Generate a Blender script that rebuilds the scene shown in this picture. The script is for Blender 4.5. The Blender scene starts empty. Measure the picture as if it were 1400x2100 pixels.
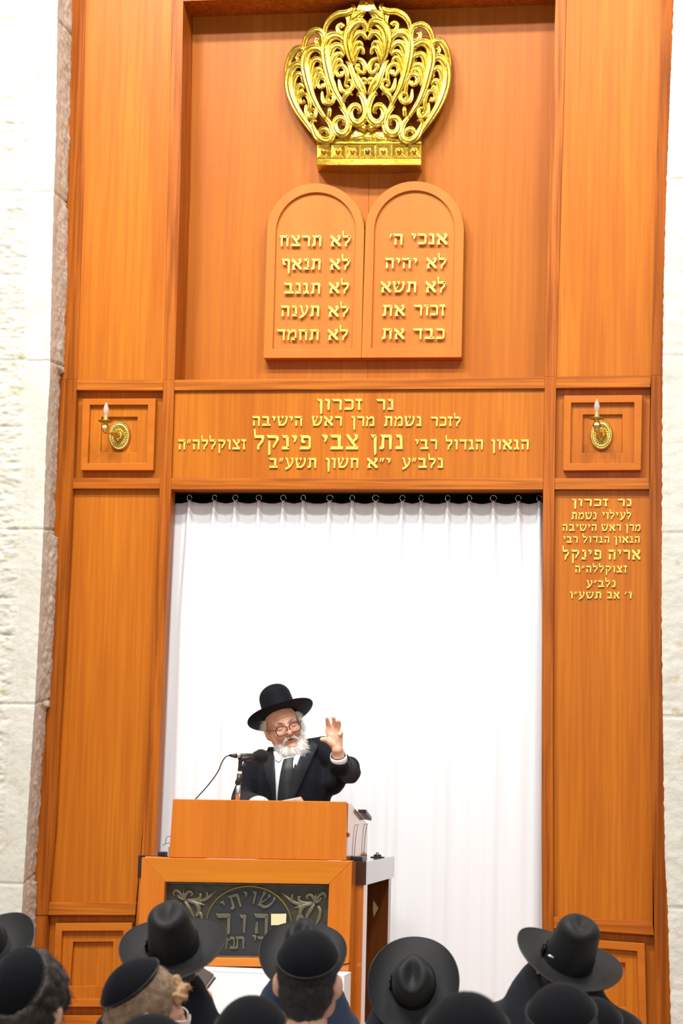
import bpy, bmesh, math, random
import numpy as np
from mathutils import Vector, Matrix, noise
from mathutils.bvhtree import BVHTree
R = math.radians
random.seed(7)
SC = bpy.context.scene
COL = SC.collection

# ------------------------------------------------------------------ camera
IMW, IMH, F = 1400.0, 2100.0, 4300.0
CAM_Z = 1.75
PITCH, YAW, ROLL = R(7.613), R(9.112), R(1.377)
fw = Vector((-math.sin(YAW)*math.cos(PITCH), math.cos(YAW)*math.cos(PITCH), math.sin(PITCH)))
rt0 = Vector((math.cos(YAW), math.sin(YAW), 0))
up0 = rt0.cross(fw)
rt = rt0*math.cos(ROLL) + up0*math.sin(ROLL)
dn = rt0*math.sin(ROLL) - up0*math.cos(ROLL)
CAM = Vector((0, 0, CAM_Z))
cd = bpy.data.cameras.new('camera'); cam = bpy.data.objects.new('camera', cd); COL.objects.link(cam)
cd.sensor_fit = 'VERTICAL'; cd.sensor_height = 36.0; cd.sensor_width = 24.0
cd.lens = F*36.0/IMH
m = Matrix((rt, -dn, -fw)).transposed().to_4x4(); m.translation = CAM
cam.matrix_world = m
cd.clip_end = 100
cd.dof.use_dof = True; cd.dof.focus_distance = 11.2; cd.dof.aperture_fstop = 6.3
SC.camera = cam

def P(px, py, Y):
    """the point of the vertical plane y = Y seen at a photo pixel"""
    d = rt*((px-700)/F) + dn*((py-1050)/F) + fw
    return CAM + d*(Y/d.y)

# ------------------------------------------------------------------ view, world, lamps
SC.view_settings.view_transform = 'Standard'; SC.view_settings.look = 'None'
SC.view_settings.gamma = 1.0; SC.view_settings.use_curve_mapping = False
SC.view_settings.exposure = -0.12
w = bpy.data.worlds.new('world'); SC.world = w; w.use_nodes = True
# bright ceiling above, dimmer hall around and below
_nt = w.node_tree; _bg = _nt.nodes['Background']; _bg.inputs[1].default_value = 1.0
_tc = _nt.nodes.new('ShaderNodeTexCoord'); _sx = _nt.nodes.new('ShaderNodeSeparateXYZ'); _mr = _nt.nodes.new('ShaderNodeMapRange'); _cr = _nt.nodes.new('ShaderNodeValToRGB')
_nt.links.new(_tc.outputs['Generated'], _sx.inputs[0]); _nt.links.new(_sx.outputs['Z'], _mr.inputs[0]); _mr.inputs[1].default_value = -1; _mr.inputs[2].default_value = 1
_nt.links.new(_mr.outputs[0], _cr.inputs[0]); _nt.links.new(_cr.outputs[0], _bg.inputs[0])
_e = _cr.color_ramp.elements; _e[0].position = .30; _e[0].color = (.10, .092, .085, 1); _e[1].position = .80; _e[1].color = (.72, .70, .68, 1)
_q = _e.new(.5); _q.color = (.20, .192, .184, 1)

def area(name, loc, target, sx, sy, power, col=(1, .98, .95)):
    l = bpy.data.lights.new(name, 'AREA'); l.shape = 'RECTANGLE'; l.size = sx; l.size_y = sy
    l.energy = power; l.color = col
    o = bpy.data.objects.new(name, l); COL.objects.link(o); o.location = loc
    o.rotation_euler = (Vector(target)-Vector(loc)).to_track_quat('-Z', 'Y').to_euler()
    return o
for lx, ly, pw in ((-4.6, 6.6, 350), (-2.2, 6.6, 300), (1.4, 6.6, 290), (-4.6, 4.2, 270), (-2.2, 4.2, 270), (1.4, 4.2, 240)):
    area('ceiling_lamp_light', (lx, ly, 9.9), (-1.9, 12, 4.6), 1.2, 0.35, pw)
area('hall_light', (-1.0, -1.5, 5.2), (-1.8, 12, 2.2), 3.0, 1.5, 230)

# ------------------------------------------------------------------ helpers
def tag(o, label=None, cat=None, group=None, kind=None):
    if label: o['label'] = label
    if cat: o['category'] = cat
    if group: o['group'] = group
    if kind: o['kind'] = kind
    return o
def empty(name, loc, label=None, cat=None, group=None):
    o = bpy.data.objects.new(name, None); COL.objects.link(o); o.location = loc; o.empty_display_size = .1
    bpy.context.view_layer.update()
    return tag(o, label, cat, group)
def link(name, me, mat, parent=None, smooth=False, bevel=0):
    o = bpy.data.objects.new(name, me); COL.objects.link(o)
    if mat is not None and not me.materials: me.materials.append(mat)
    if smooth:
        me.polygons.foreach_set('use_smooth', [True]*len(me.polygons))
    if parent is not None:
        o.parent = parent
        o.matrix_parent_inverse = Matrix.Translation(-parent_loc(parent))
    if bevel:
        b = o.modifiers.new('bevel', 'BEVEL'); b.width = bevel; b.segments = 2; b.limit_method = 'ANGLE'; b.angle_limit = R(35)
    return o
def parent_loc(p):
    v = Vector((0, 0, 0))
    # empties carry a pure translation; mesh parts sit at the origin of the world
    while p is not None:
        if p.type == 'EMPTY': v = v + p.location
        p = None
    return v

class MB:
    def __init__(s): s.v = []; s.f = []; s.mi = []
    def add(s, vs, fs):
        n = len(s.v); s.v += [tuple(v) for v in vs]; s.f += [tuple(i+n for i in f) for f in fs]; return s
    def box(s, x0, x1, y0, y1, z0, z1):
        return s.add([(x0,y0,z0),(x1,y0,z0),(x1,y1,z0),(x0,y1,z0),(x0,y0,z1),(x1,y0,z1),(x1,y1,z1),(x0,y1,z1)],
                     [(0,3,2,1),(4,5,6,7),(0,1,5,4),(1,2,6,5),(2,3,7,6),(3,0,4,7)])
    def prism(s, pts, y1):
        """front polygon (any order) pushed back to y1"""
        pts = [Vector(p) for p in pts]
        a = sum(pts[i].x*pts[(i+1) % len(pts)].z - pts[(i+1) % len(pts)].x*pts[i].z for i in range(len(pts)))
        if a < 0: pts = pts[::-1]
        n = len(pts); back = [Vector((p.x, y1, p.z)) for p in pts]
        fs = [tuple(range(n)), tuple(range(2*n-1, n-1, -1))] + [(i, n+i, n+(i+1) % n, (i+1) % n) for i in range(n)]
        return s.add(pts+back, fs)
    def tube(s, pts, rad, n=10, cap=True, flat=None):
        pts = [Vector(p) for p in pts]; k = len(pts)
        if not hasattr(rad, '__len__'): rad = [rad]*k
        ref = Vector((0, 1, 0)) if abs((pts[-1]-pts[0]).normalized().y) < .8 else Vector((1, 0, 0))
        vs = []
        for i in range(k):
            t = (pts[min(i+1, k-1)]-pts[max(i-1, 0)]).normalized()
            a = t.cross(ref)
            if a.length < 1e-4: a = t.orthogonal()
            a.normalize(); b = a.cross(t).normalized(); ref = b
            fl = flat if flat else 1
            for j in range(n):
                q = 2*math.pi*j/n
                vs.append(pts[i]+(a*math.cos(q)+b*math.sin(q)*fl)*rad[i])
        fs = [(i*n+j, i*n+(j+1) % n, (i+1)*n+(j+1) % n, (i+1)*n+j) for i in range(k-1) for j in range(n)]
        if cap: fs += [tuple(range(n-1, -1, -1)), tuple(range((k-1)*n, k*n))]
        return s.add(vs, fs)
    def ell(s, c, r, M=None, nu=24, nv=14):
        c = Vector(c)
        if not hasattr(r, '__len__'): r = (r, r, r)
        vs = [Vector((0, 0, r[2]))]
        for i in range(1, nv):
            a = math.pi*i/nv
            for j in range(nu):
                b = 2*math.pi*j/nu
                vs.append(Vector((r[0]*math.sin(a)*math.cos(b), r[1]*math.sin(a)*math.sin(b), r[2]*math.cos(a))))
        vs.append(Vector((0, 0, -r[2])))
        fs = [(0, 1+j, 1+(j+1) % nu) for j in range(nu)]
        for i in range(nv-2):
            for j in range(nu):
                fs.append((1+i*nu+j, 1+(i+1)*nu+j, 1+(i+1)*nu+(j+1) % nu, 1+i*nu+(j+1) % nu))
        L = len(vs)-1; o = 1+(nv-2)*nu
        fs += [(L, o+(j+1) % nu, o+j) for j in range(nu)]
        if M is not None: vs = [M @ v for v in vs]
        return s.add([v+c for v in vs], fs)
    def caps(s, a, b, ra, rb, n=16):
        """capsule from a to b"""
        a = Vector(a); b = Vector(b); d = (b-a); L = d.length; d.normalize()
        pts = []; rr = []
        for i in range(6):
            t = math.pi/2*(i/5); pts.append(a-d*ra*math.cos(t)); rr.append(max(ra*math.sin(t), 1e-4))
        for i in range(1, 4):
            pts.append(a+d*L*i/4); rr.append(ra+(rb-ra)*i/4)
        for i in range(6):
            t = math.pi/2*(i/5); pts.append(b+d*rb*math.sin(t)); rr.append(max(rb*math.cos(t), 1e-4))
        return s.tube(pts, rr, n)
    def lathe(s, prof, c=(0, 0, 0), n=32, M=None, sx=1, sy=1):
        vs = []; k = len(prof)
        for r_, z in prof:
            for j in range(n):
                q = 2*math.pi*j/n; vs.append(Vector((r_*math.cos(q)*sx, r_*math.sin(q)*sy, z)))
        fs = [(i*n+j, i*n+(j+1) % n, (i+1)*n+(j+1) % n, (i+1)*n+j) for i in range(k-1) for j in range(n)]
        if prof[0][0] > 1e-5: fs.append(tuple(range(n-1, -1, -1)))
        if prof[-1][0] > 1e-5: fs.append(tuple(range((k-1)*n, k*n)))
        if M is not None: vs = [M @ v for v in vs]
        return s.add([v+Vector(c) for v in vs], fs)
    def grid(s, nu, nv, fn, wrap=False):
        vs = [fn(i/(nu if wrap else nu-1), j/(nv-1)) for j in range(nv) for i in range(nu)]
        m_ = nu if wrap else nu-1
        return s.add(vs, [(j*nu+i, j*nu+(i+1) % nu, (j+1)*nu+(i+1) % nu, (j+1)*nu+i) for j in range(nv-1) for i in range(m_)])
    def xf(s, M): s.v = [tuple(M @ Vector(v)) for v in s.v]; return s
    def mesh(s, name):
        me = bpy.data.meshes.new(name); me.from_pydata(s.v, [], s.f); me.validate(); me.update(); return me
    def build(s, name, mat, parent=None, smooth=False, bevel=0, fix=False):
        me = s.mesh(name)
        if fix:
            bm = bmesh.new(); bm.from_mesh(me); bmesh.ops.recalc_face_normals(bm, faces=bm.faces); bm.to_mesh(me); bm.free()
        return link(name, me, mat, parent, smooth, bevel)

def fuse(mb, voxel, it=6, fac=.5, disp=None):
    """join overlapping solids into one continuous skin"""
    me = mb.mesh('tmp'); o = bpy.data.objects.new('tmp', me); COL.objects.link(o)
    r_ = o.modifiers.new('r', 'REMESH'); r_.mode = 'VOXEL'; r_.voxel_size = voxel
    s_ = o.modifiers.new('s', 'SMOOTH'); s_.iterations = it; s_.factor = fac
    dg = bpy.context.evaluated_depsgraph_get(); dg.update()
    out = bpy.data.meshes.new_from_object(o.evaluated_get(dg))
    bpy.data.objects.remove(o); bpy.data.meshes.remove(me)
    out.materials.clear()
    if disp:
        ns = [v.normal.copy() for v in out.vertices]
        for v, n in zip(out.vertices, ns): v.co = disp(v.co.copy(), n)
        out.update()
    return out
def spline(pts, n=8):
    """Catmull-Rom through tuples"""
    pts = [np.array(p, float) for p in pts]
    q = [2*pts[0]-pts[1]]+pts+[2*pts[-1]-pts[-2]]; out = []
    for i in range(1, len(q)-2):
        for k in range(n):
            t = k/n; a, b, c, d = q[i-1:i+3]
            out.append(.5*((2*b)+(-a+c)*t+(2*a-5*b+4*c-d)*t*t+(-a+3*b-3*c+d)*t**3))
    out.append(pts[-1]); return out
def interp(x, xs, ys): return float(np.interp(x, xs, ys))
def sstep(a, b, x):
    t = min(max((x-a)/(b-a), 0), 1); return t*t*(3-2*t)

# ------------------------------------------------------------------ materials
def mat(name, col, rough=.5, metal=0, bump=None, coat=0, coat_r=.1, noise_col=None, sheen=0, spec=.5, alpha=None, trans=0, sss=0, bdist=.01):
    m = bpy.data.materials.new(name); m.use_nodes = True; nt = m.node_tree; b = nt.nodes['Principled BSDF']
    b.inputs['Base Color'].default_value = (*col, 1); b.inputs['Roughness'].default_value = rough
    b.inputs['Metallic'].default_value = metal; b.inputs['Coat Weight'].default_value = coat
    b.inputs['Coat Roughness'].default_value = coat_r; b.inputs['Sheen Weight'].default_value = sheen
    b.inputs['Specular IOR Level'].default_value = spec
    b.inputs['Transmission Weight'].default_value = trans
    if sss: b.inputs['Subsurface Weight'].default_value = sss; b.inputs['Subsurface Radius'].default_value = (.01, .004, .002); b.inputs['Subsurface Scale'].default_value = .5
    tc = nt.nodes.new('ShaderNodeTexCoord')
    if noise_col:
        sc_, c2, det = noise_col
        n = nt.nodes.new('ShaderNodeTexNoise'); n.inputs['Scale'].default_value = sc_; n.inputs['Detail'].default_value = det
        cr = nt.nodes.new('ShaderNodeValToRGB'); cr.color_ramp.elements[0].position = .35; cr.color_ramp.elements[1].position = .65
        cr.color_ramp.elements[0].color = (*col, 1); cr.color_ramp.elements[1].color = (*c2, 1)
        nt.links.new(tc.outputs['Object'], n.inputs['Vector']); nt.links.new(n.outputs['Fac'], cr.inputs[0]); nt.links.new(cr.outputs[0], b.inputs['Base Color'])
    if bump:
        sc_, st = bump
        n = nt.nodes.new('ShaderNodeTexNoise'); n.inputs['Scale'].default_value = sc_; n.inputs['Detail'].default_value = 6
        bp = nt.nodes.new('ShaderNodeBump'); bp.inputs['Strength'].default_value = st; bp.inputs['Distance'].default_value = bdist
        nt.links.new(tc.outputs['Object'], n.inputs['Vector']); nt.links.new(n.outputs['Fac'], bp.inputs['Height']); nt.links.new(bp.outputs[0], b.inputs['Normal'])
    return m

def wood(name, c1, c2, c3, direction='V', streak=.5, rough=.42, coat=.08, coat_r=.3, off=0.0):
    """veneer: long soft bands, finer grain lines and a few small knots"""
    m = bpy.data.materials.new(name); m.use_nodes = True; nt = m.node_tree; b = nt.nodes['Principled BSDF']; L = nt.links.new
    tc = nt.nodes.new('ShaderNodeTexCoord')
    def mp(sx, sy, sz):
        q = nt.nodes.new('ShaderNodeMapping'); q.inputs['Scale'].default_value = (sx, sy, sz) if direction == 'V' else (sz, sy, sx)
        q.inputs['Location'].default_value = (off, off*.7, off*1.3); L(tc.outputs['Object'], q.inputs['Vector']); return q
    def nz(mpn, scale, det, dist=0):
        n = nt.nodes.new('ShaderNodeTexNoise'); n.inputs['Scale'].default_value = scale; n.inputs['Detail'].default_value = det
        n.inputs['Distortion'].default_value = dist; L(mpn.outputs[0], n.inputs['Vector']); return n
    a = nz(mp(5, 5, .35), 1.0, 3, .3)
    g = nz(mp(40, 40, 1.1), 1.3, 4, .25)
    f = nz(mp(160, 160, 6), 1.5, 2)
    r1 = nt.nodes.new('ShaderNodeValToRGB'); e = r1.color_ramp.elements; e[0].position = .32; e[1].position = .7
    e[0].color = (*c1, 1); e[1].color = (*c2, 1); L(a.outputs['Fac'], r1.inputs[0])
    r2 = nt.nodes.new('ShaderNodeValToRGB'); e = r2.color_ramp.elements; e[0].position = .38; e[1].position = .62
    e[0].color = (1, 1, 1, 1); e[1].color = (0, 0, 0, 1); L(g.outputs['Fac'], r2.inputs[0])
    r3 = nt.nodes.new('ShaderNodeMath'); r3.operation = 'MULTIPLY'; r3.inputs[1].default_value = streak; L(r2.outputs[0], r3.inputs[0])
    mx = nt.nodes.new('ShaderNodeMix'); mx.data_type = 'RGBA'; L(r3.outputs[0], mx.inputs['Factor']); L(r1.outputs[0], mx.inputs['A']); mx.inputs['B'].default_value = (*c3, 1)
    # knots
    vo = nt.nodes.new('ShaderNodeTexVoronoi'); vo.inputs['Scale'].default_value = 1.0; L(mp(2.4, 2.4, .9).outputs[0], vo.inputs['Vector'])
    kr = nt.nodes.new('ShaderNodeValToRGB'); e = kr.color_ramp.elements; e[0].position = .012; e[1].position = .03; e[0].color = (1, 1, 1, 1); e[1].color = (0, 0, 0, 1)
    L(vo.outputs['Distance'], kr.inputs[0])
    km = nt.nodes.new('ShaderNodeMath'); km.operation = 'MULTIPLY'; km.inputs[1].default_value = .6; L(kr.outputs[0], km.inputs[0])
    m2 = nt.nodes.new('ShaderNodeMix'); m2.data_type = 'RGBA'; L(km.outputs[0], m2.inputs['Factor']); L(mx.outputs['Result'], m2.inputs['A']); m2.inputs['B'].default_value = (c3[0]*.5, c3[1]*.4, c3[2]*.4, 1)
    L(m2.outputs['Result'], b.inputs['Base Color'])
    bp = nt.nodes.new('ShaderNodeBump'); bp.inputs['Strength'].default_value = .08; bp.inputs['Distance'].default_value = .002
    L(f.outputs['Fac'], bp.inputs['Height']); L(bp.outputs[0], b.inputs['Normal'])
    b.inputs['Roughness'].default_value = rough; b.inputs['Coat Weight'].default_value = coat; b.inputs['Coat Roughness'].default_value = coat_r
    b.inputs['Specular IOR Level'].default_value = .14 if coat < .5 else .25
    return m
W1, W2, W3 = (.45, .122, .007), (.545, .168, .011), (.27, .052, .004)
M_PANEL = wood('cherry_veneer', W1, W2, W3, 'V', .32)
M_STILE = wood('cherry_stile', (.40, .098, .007), (.50, .138, .011), (.16, .030, .002), 'V', .65, off=3.1)
M_RAIL = wood('cherry_rail', (.46, .122, .009), (.56, .17, .015), (.22, .045, .003), 'H', .65, off=5.3)
M_FRAME = wood('cherry_moulding', (.47, .125, .009), (.54, .155, .013), (.36, .08, .006), 'H', .15, off=4.4)
M_NICHE = wood('niche_veneer', (.42, .118, .010), (.48, .150, .014), (.28, .07, .011), 'V', .3, rough=.42, coat=.04, off=8.2)
M_TABLET = wood('tablet_wood', (.50, .155, .022), (.57, .19, .030), (.45, .13, .025), 'V', .2, off=1.7)
M_LECT = wood('lectern_wood', (.58, .150, .009), (.68, .20, .014), (.44, .095, .006), 'V', .25, rough=.3, coat=1.0, coat_r=.05, off=9.7)
M_LECTH = wood('lectern_rail_wood', (.60, .185, .011), (.68, .225, .017), (.46, .12, .007), 'H', .3, rough=.3, coat=.6, coat_r=.12, off=2.7)
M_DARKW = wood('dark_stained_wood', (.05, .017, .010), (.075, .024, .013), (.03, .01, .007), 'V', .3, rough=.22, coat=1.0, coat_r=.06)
M_GOLD = mat('gilded_wood', (.58, .345, .03), .25, .92, bump=(45, .4), noise_col=(9, (.74, .49, .075), 4), bdist=.004)
M_GOLDL = mat('gold_letter', (.86, .66, .13), .42, .35)
M_BRASS = mat('brass', (.72, .55, .16), .28, 1.0, bump=(200, .15), bdist=.001)
M_BRASSD = mat('aged_brass', (.50, .36, .10), .35, 1.0)
M_CURT = mat('white_curtain_cloth', (.80, .81, .835), .9, 0, bump=(400, .1), sheen=.1, bdist=.001)
M_VOID = mat('recess_shade', (.012, .009, .008), .9)  # near-black colour stands in for the shade above and behind the curtain
M_STEEL = mat('bright_wire', (.85, .85, .85), .25, 1.0)
M_CLOTH = mat('black_wool', (.0055, .006, .010), .8, 0, bump=(600, .25), spec=.2, sheen=.03, bdist=.001)
M_CLOTH2 = mat('charcoal_wool', (.013, .014, .019), .8, 0, bump=(600, .25), spec=.2, sheen=.04, bdist=.001)
M_BLUE = mat('navy_wool', (.028, .040, .075), .8, 0, bump=(600, .25), spec=.2, sheen=.05, bdist=.001)
M_LAPEL = mat('black_satin_wool', (.009, .010, .014), .6, 0, sheen=.04, spec=.3)
M_FELT = mat('black_fur_felt', (.006, .006, .0065), .58, 0, bump=(300, .12), sheen=.03, bdist=.001, spec=.25)
M_FELTS = mat('black_velour_felt', (.004, .004, .007), .75, 0, sheen=.02, spec=.15)
M_VELVET = mat('black_velvet', (.003, .003, .005), .85, 0, bump=(350, .3), sheen=.03, spec=.12, bdist=.001)
M_RIBBON = mat('black_ribbon', (.008, .008, .009), .4, 0, spec=.35)
M_RIBBONG = mat('grey_ribbon', (.05, .05, .056), .5, 0)
M_SKIN = mat('old_skin', (.72, .40, .27), .5, 0, noise_col=(14, (.64, .29, .18), 4), sss=.15, bump=(120, .2), bdist=.001)
M_SKINH = mat('hand_skin', (.82, .52, .36), .5, 0, noise_col=(30, (.74, .40, .26), 3), sss=.15)
M_SKINY = mat('young_skin', (.70, .40, .27), .5, 0, noise_col=(20, (.62, .30, .20), 3), sss=.15)
M_LIP = mat('lip', (.52, .20, .15), .45)
M_MOUTH = mat('mouth_inside', (.05, .012, .01), .6)
M_WHITEH = mat('white_hair', (.92, .91, .88), .6, 0, noise_col=(25, (.80, .78, .74), 3))
M_GREYH = mat('grey_hair', (.36, .33, .29), .7)
M_BROWNH = mat('brown_hair', (.17, .105, .06), .7, 0, noise_col=(60, (.27, .18, .11), 4), bump=(150, .5), bdist=.003)
M_GINGER = mat('light_brown_hair', (.36, .20, .09), .65)
M_DARKH = mat('dark_brown_hair', (.022, .014, .010), .6, 0, bump=(150, .6), bdist=.003)
M_BLACKH = mat('black_hair', (.009, .007, .006), .6, 0, bump=(170, .5), bdist=.003)
M_SHIRT = mat('white_shirt', (.86, .87, .90), .8)
M_TIE = mat('dark_grey_tie', (.020, .022, .023), .45, 0, spec=.35)
M_EYEW = mat('eye_white', (.75, .72, .68), .25)
M_IRIS = mat('iris', (.07, .06, .05), .2)
M_GFRAME = mat('dark_glasses_frame', (.03, .015, .012), .3)
M_BLACKP = mat('black_plastic', (.012, .012, .014), .35)
M_FOAM = mat('black_foam', (.006, .006, .007), .95, 0, bump=(500, .5), bdist=.001)
M_CHROME = mat('satin_steel', (.62, .61, .60), .3, 1.0)
M_PAPER = mat('white_paper', (.88, .87, .82), .85)
M_PLAQUE = mat('dark_bronze_relief', (.034, .032, .024), .5, .3, bump=(90, .5), noise_col=(20, (.055, .052, .038), 4), bdist=.003)
M_PLAQUEB = mat('polished_bronze', (.15, .14, .095), .38, .6, bump=(60, .25), noise_col=(18, (.22, .19, .12), 3), bdist=.003)
M_PLAQUER = mat('bronze_arch', (.22, .17, .05), .4, .7)
M_PLAQUEI = mat('dark_slate_field', (.026, .028, .031), .5, .2, bump=(70, .3), bdist=.003)
M_LABEL = mat('cream_paper', (.80, .62, .35), .8)
M_WHITEC = mat('white_table_cloth', (.90, .90, .92), .85)
M_FLOORM = mat('stone_floor', (.55, .50, .43), .5, 0, noise_col=(6, (.48, .43, .36), 5))
M_CARPET = mat('platform_wood', (.30, .12, .04), .5, 0, noise_col=(6, (.25, .10, .03), 5))
def glass(name, tint=(1, 1, 1), rough=0.0):
    m = bpy.data.materials.new(name); m.use_nodes = True; b = m.node_tree.nodes['Principled BSDF']
    b.inputs['Base Color'].default_value = (*tint, 1); b.inputs['Transmission Weight'].default_value = 1
    b.inputs['Roughness'].default_value = rough; b.inputs['IOR'].default_value = 1.45
    return m
M_GLASS = mat('bulb_glass', (.95, .93, .93), .12, 0, trans=.72, spec=.6)
M_GLASS.node_tree.nodes['Principled BSDF'].inputs['IOR'].default_value = 1.2
def thin_glass(name, fac):
    m = bpy.data.materials.new(name); m.use_nodes = True; nt = m.node_tree; nt.nodes.clear()
    o = nt.nodes.new('ShaderNodeOutputMaterial'); mx = nt.nodes.new('ShaderNodeMixShader'); t = nt.nodes.new('ShaderNodeBsdfTransparent'); g = nt.nodes.new('ShaderNodeBsdfGlossy')
    g.inputs['Roughness'].default_value = .05; mx.inputs[0].default_value = fac
    nt.links.new(t.outputs[0], mx.inputs[1]); nt.links.new(g.outputs[0], mx.inputs[2]); nt.links.new(mx.outputs[0], o.inputs[0]); return m
M_LENS = thin_glass('spectacle_lens', .12)
def stone_mat(name, c1, c2, stain):
    m = mat(name, c1, .85, 0, noise_col=(5, c2, 8)); nt = m.node_tree; b = nt.nodes['Principled BSDF']; L = nt.links.new
    tc = nt.nodes['Texture Coordinate']
    n = nt.nodes.new('ShaderNodeTexNoise'); n.inputs['Scale'].default_value = 11; n.inputs['Detail'].default_value = 8
    r_ = nt.nodes.new('ShaderNodeValToRGB'); e = r_.color_ramp.elements; e[0].position = .62; e[1].position = .75; e[0].color = (0, 0, 0, 1); e[1].color = (1, 1, 1, 1)
    src = b.inputs['Base Color'].links[0].from_socket
    mx = nt.nodes.new('ShaderNodeMix'); mx.data_type = 'RGBA'; mx.inputs['B'].default_value = (*stain, 1)
    L(tc.outputs['Object'], n.inputs['Vector']); L(n.outputs['Fac'], r_.inputs[0]); L(r_.outputs[0], mx.inputs['Factor']); L(src, mx.inputs['A']); L(mx.outputs['Result'], b.inputs['Base Color'])
    n2 = nt.nodes.new('ShaderNodeTexNoise'); n2.inputs['Scale'].default_value = 70; n2.inputs['Detail'].default_value = 8
    bp = nt.nodes.new('ShaderNodeBump'); bp.inputs['Strength'].default_value = .5; bp.inputs['Distance'].default_value = .006
    L(tc.outputs['Object'], n2.inputs['Vector']); L(n2.outputs['Fac'], bp.inputs['Height']); L(bp.outputs[0], b.inputs['Normal'])
    return m
M_STONE = stone_mat('jerusalem_stone', (.55, .53, .455), (.63, .61, .535), (.50, .42, .26))
# ------------------------------------------------------------------ room shell
tag(MB().box(-9, 7, -6, 13.2, -.1, 0).build('floor', M_FLOORM), kind='structure')
tag(MB().box(-3.6, -.1, 9.25, 12.4, 0, .3).build('trim_1', M_CARPET, bevel=.01), kind='structure')   # low platform the lectern stands on
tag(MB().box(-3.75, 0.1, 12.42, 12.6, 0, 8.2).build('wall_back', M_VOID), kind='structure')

EDGE_L = [(-80,121),(20,118),(300,114),(400,110),(620,105),(780,102),(900,94.5),(1085,89),(1240,82),(1340,77),(1440,71.5),(1700,55),(1830,47),(2000,38),(2220,27)]
BACK_L = [(-80,151),(0,148.6),(300,145),(400,141),(580,137),(750,132),(895,127),(1045,121),(1230,113),(1400,103),(1600,90),(1780,78),(1880,73),(2000,65),(2220,48)]
YF = 11.62
def edge_fn(tab, Y):
    pts = [P(x, y, Y) for y, x in tab]; zs = [p.z for p in pts][::-1]; xs = [p.x for p in pts][::-1]
    return lambda z: interp(z, zs, xs)
eL = edge_fn(EDGE_L, YF); bL = edge_fn(BACK_L, 12.0)
JL_R = [P(30, y, YF).z for y in (40, 182, 256, 394, 530, 604, 740, 876, 950, 1086, 1227, 1303, 1445, 1590, 1667, 1815, 1960, 2040, 2180)]
JL_M = [P(95, y, YF).z for y in (40, 394, 740, 1086, 1445, 1815, 2180)]
def groove(z, js, w=.006): return max([math.exp(-((z-j)/w)**2) for j in js] or [0])
def rough(x, z, s):
    return noise.fractal(Vector((x*9+s, z*14, s)), 1.0, 2.0, 5)*.55+noise.noise(Vector((x*22, z*60, s*2)))*.4+abs(noise.noise(Vector((x*7, z*18, s+4))))*.7
ZT = 6.9
def stone_left(u, v):
    z = v*ZT; xe = eL(z); x = xe-.62*(1-u)
    d = xe-x
    mz = sstep(.13, .16, d)
    h = mz*(.010+.013*rough(x*1.5, z*1.7, 1.3))+.0025*noise.noise(Vector((x*30, z*30, 2)))*1
    h -= .010*(groove(z, JL_R)*mz+groove(z, JL_M)*(1-mz)) + .004*math.exp(-((d-.125)/.006)**2)
    if d < .004: h -= .004
    return Vector((x + (.004*noise.noise(Vector((z*25, 1, 1))) if d < .02 else 0), YF-h, z))
wl = MB().grid(76, 860, stone_left)
def reveal_left(u, v):
    z = v*ZT; a = Vector((eL(z), YF, z)); b = Vector((bL(z)-.012, 12.02, z))
    p = a.lerp(b, u); h = .009*rough(u*.5+5, z*1.3, 7.7)*sstep(.0, .5, u)+.005*noise.noise(Vector((z*12, u*5, 3)))
    # each course of stone projects a little differently
    k = sum(1 for j in JL_M if z > j); h += [.0, .010, -.004, .012, -.016, .008, .0, .006, 0][k % 9]*sstep(.35, .9, u)
    h -= .012*groove(z-.05*u, JL_M)
    p.x += h*sstep(0, .1, u); return p
wl.grid(34, 860, reveal_left)
wl.box(-9, -4.2, YF-.012, 12.5, 0, ZT)
o = wl.build('wall_left', M_STONE, smooth=True); tag(o, kind='structure')
EDGE_R = [(-80,1384),(0,1381),(200,1373),(381,1366),(560,1361),(762,1358),(1046,1357),(1260,1356),(1500,1359),(1765,1363),(1860,1368.5),(2090,1375),(2220,1380)]
eR = edge_fn(EDGE_R, YF)
JR = [P(1385, y, YF).z for y in (-10, 368, 729, 1093, 1470, 1862)]
def stone_right(u, v):
    z = v*ZT; xe = eR(z); x = xe+.4*u
    h = .006*rough(x*.6, z*.6, 11)+.002*noise.noise(Vector((x*30, z*30, 5)))-.010*groove(z, JR)
    if u == 0: h -= .006; x += .005*noise.noise(Vector((z*28, 3, 1)))
    return Vector((x, YF-h, z))
wr = MB().grid(40, 700, stone_right)
wr.grid(8, 700, lambda u, v: Vector((eR(v*ZT)+.012+.004*noise.noise(Vector((v*190, u*4, 9))), YF+.005+u*.42, v*ZT)))
wr.box(.28, 7, YF-.002, 12.5, 0, ZT)
tag(wr.build('wall_right', M_STONE, smooth=True), kind='structure')

# ------------------------------------------------------------------ the wooden ark surround
def colfn(tab): return lambda y: interp(y, [t[1] for t in tab], [t[0] for t in tab])
L0 = colfn([(x-16, y) for y, x in BACK_L])
L1 = colfn([(176,-60),(173,0),(171,381),(165.7,556),(157,777),(155,800),(149.5,980),(148.6,1003),(143,1143),(137,1250),(132,1357),(125,1440),(117,1650),(110,1730),(102,1840),(98,1870),(90,2060),(86,2160)])
L2 = colfn([(355,-60),(353,0),(348,250),(344,400),(335,775),(334,800),(329,980),(327,1003),(311.5,1410),(297,1640),(287,1790),(279,1850),(277,1876),(268,2060),(263,2160)])
L3 = colfn([(377,-60),(375.6,0),(370,350),(358,775),(350,1010),(333,1400),(325,1620),(317,1755),(308,1900),(295,2160)])
R3 = colfn([(1141,-60),(1138.7,0),(1131.8,200),(1124,430),(1117,770),(1113,1010),(1110.5,1400),(1110,1760),(1111,1910),(1113.5,2160)])
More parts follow.
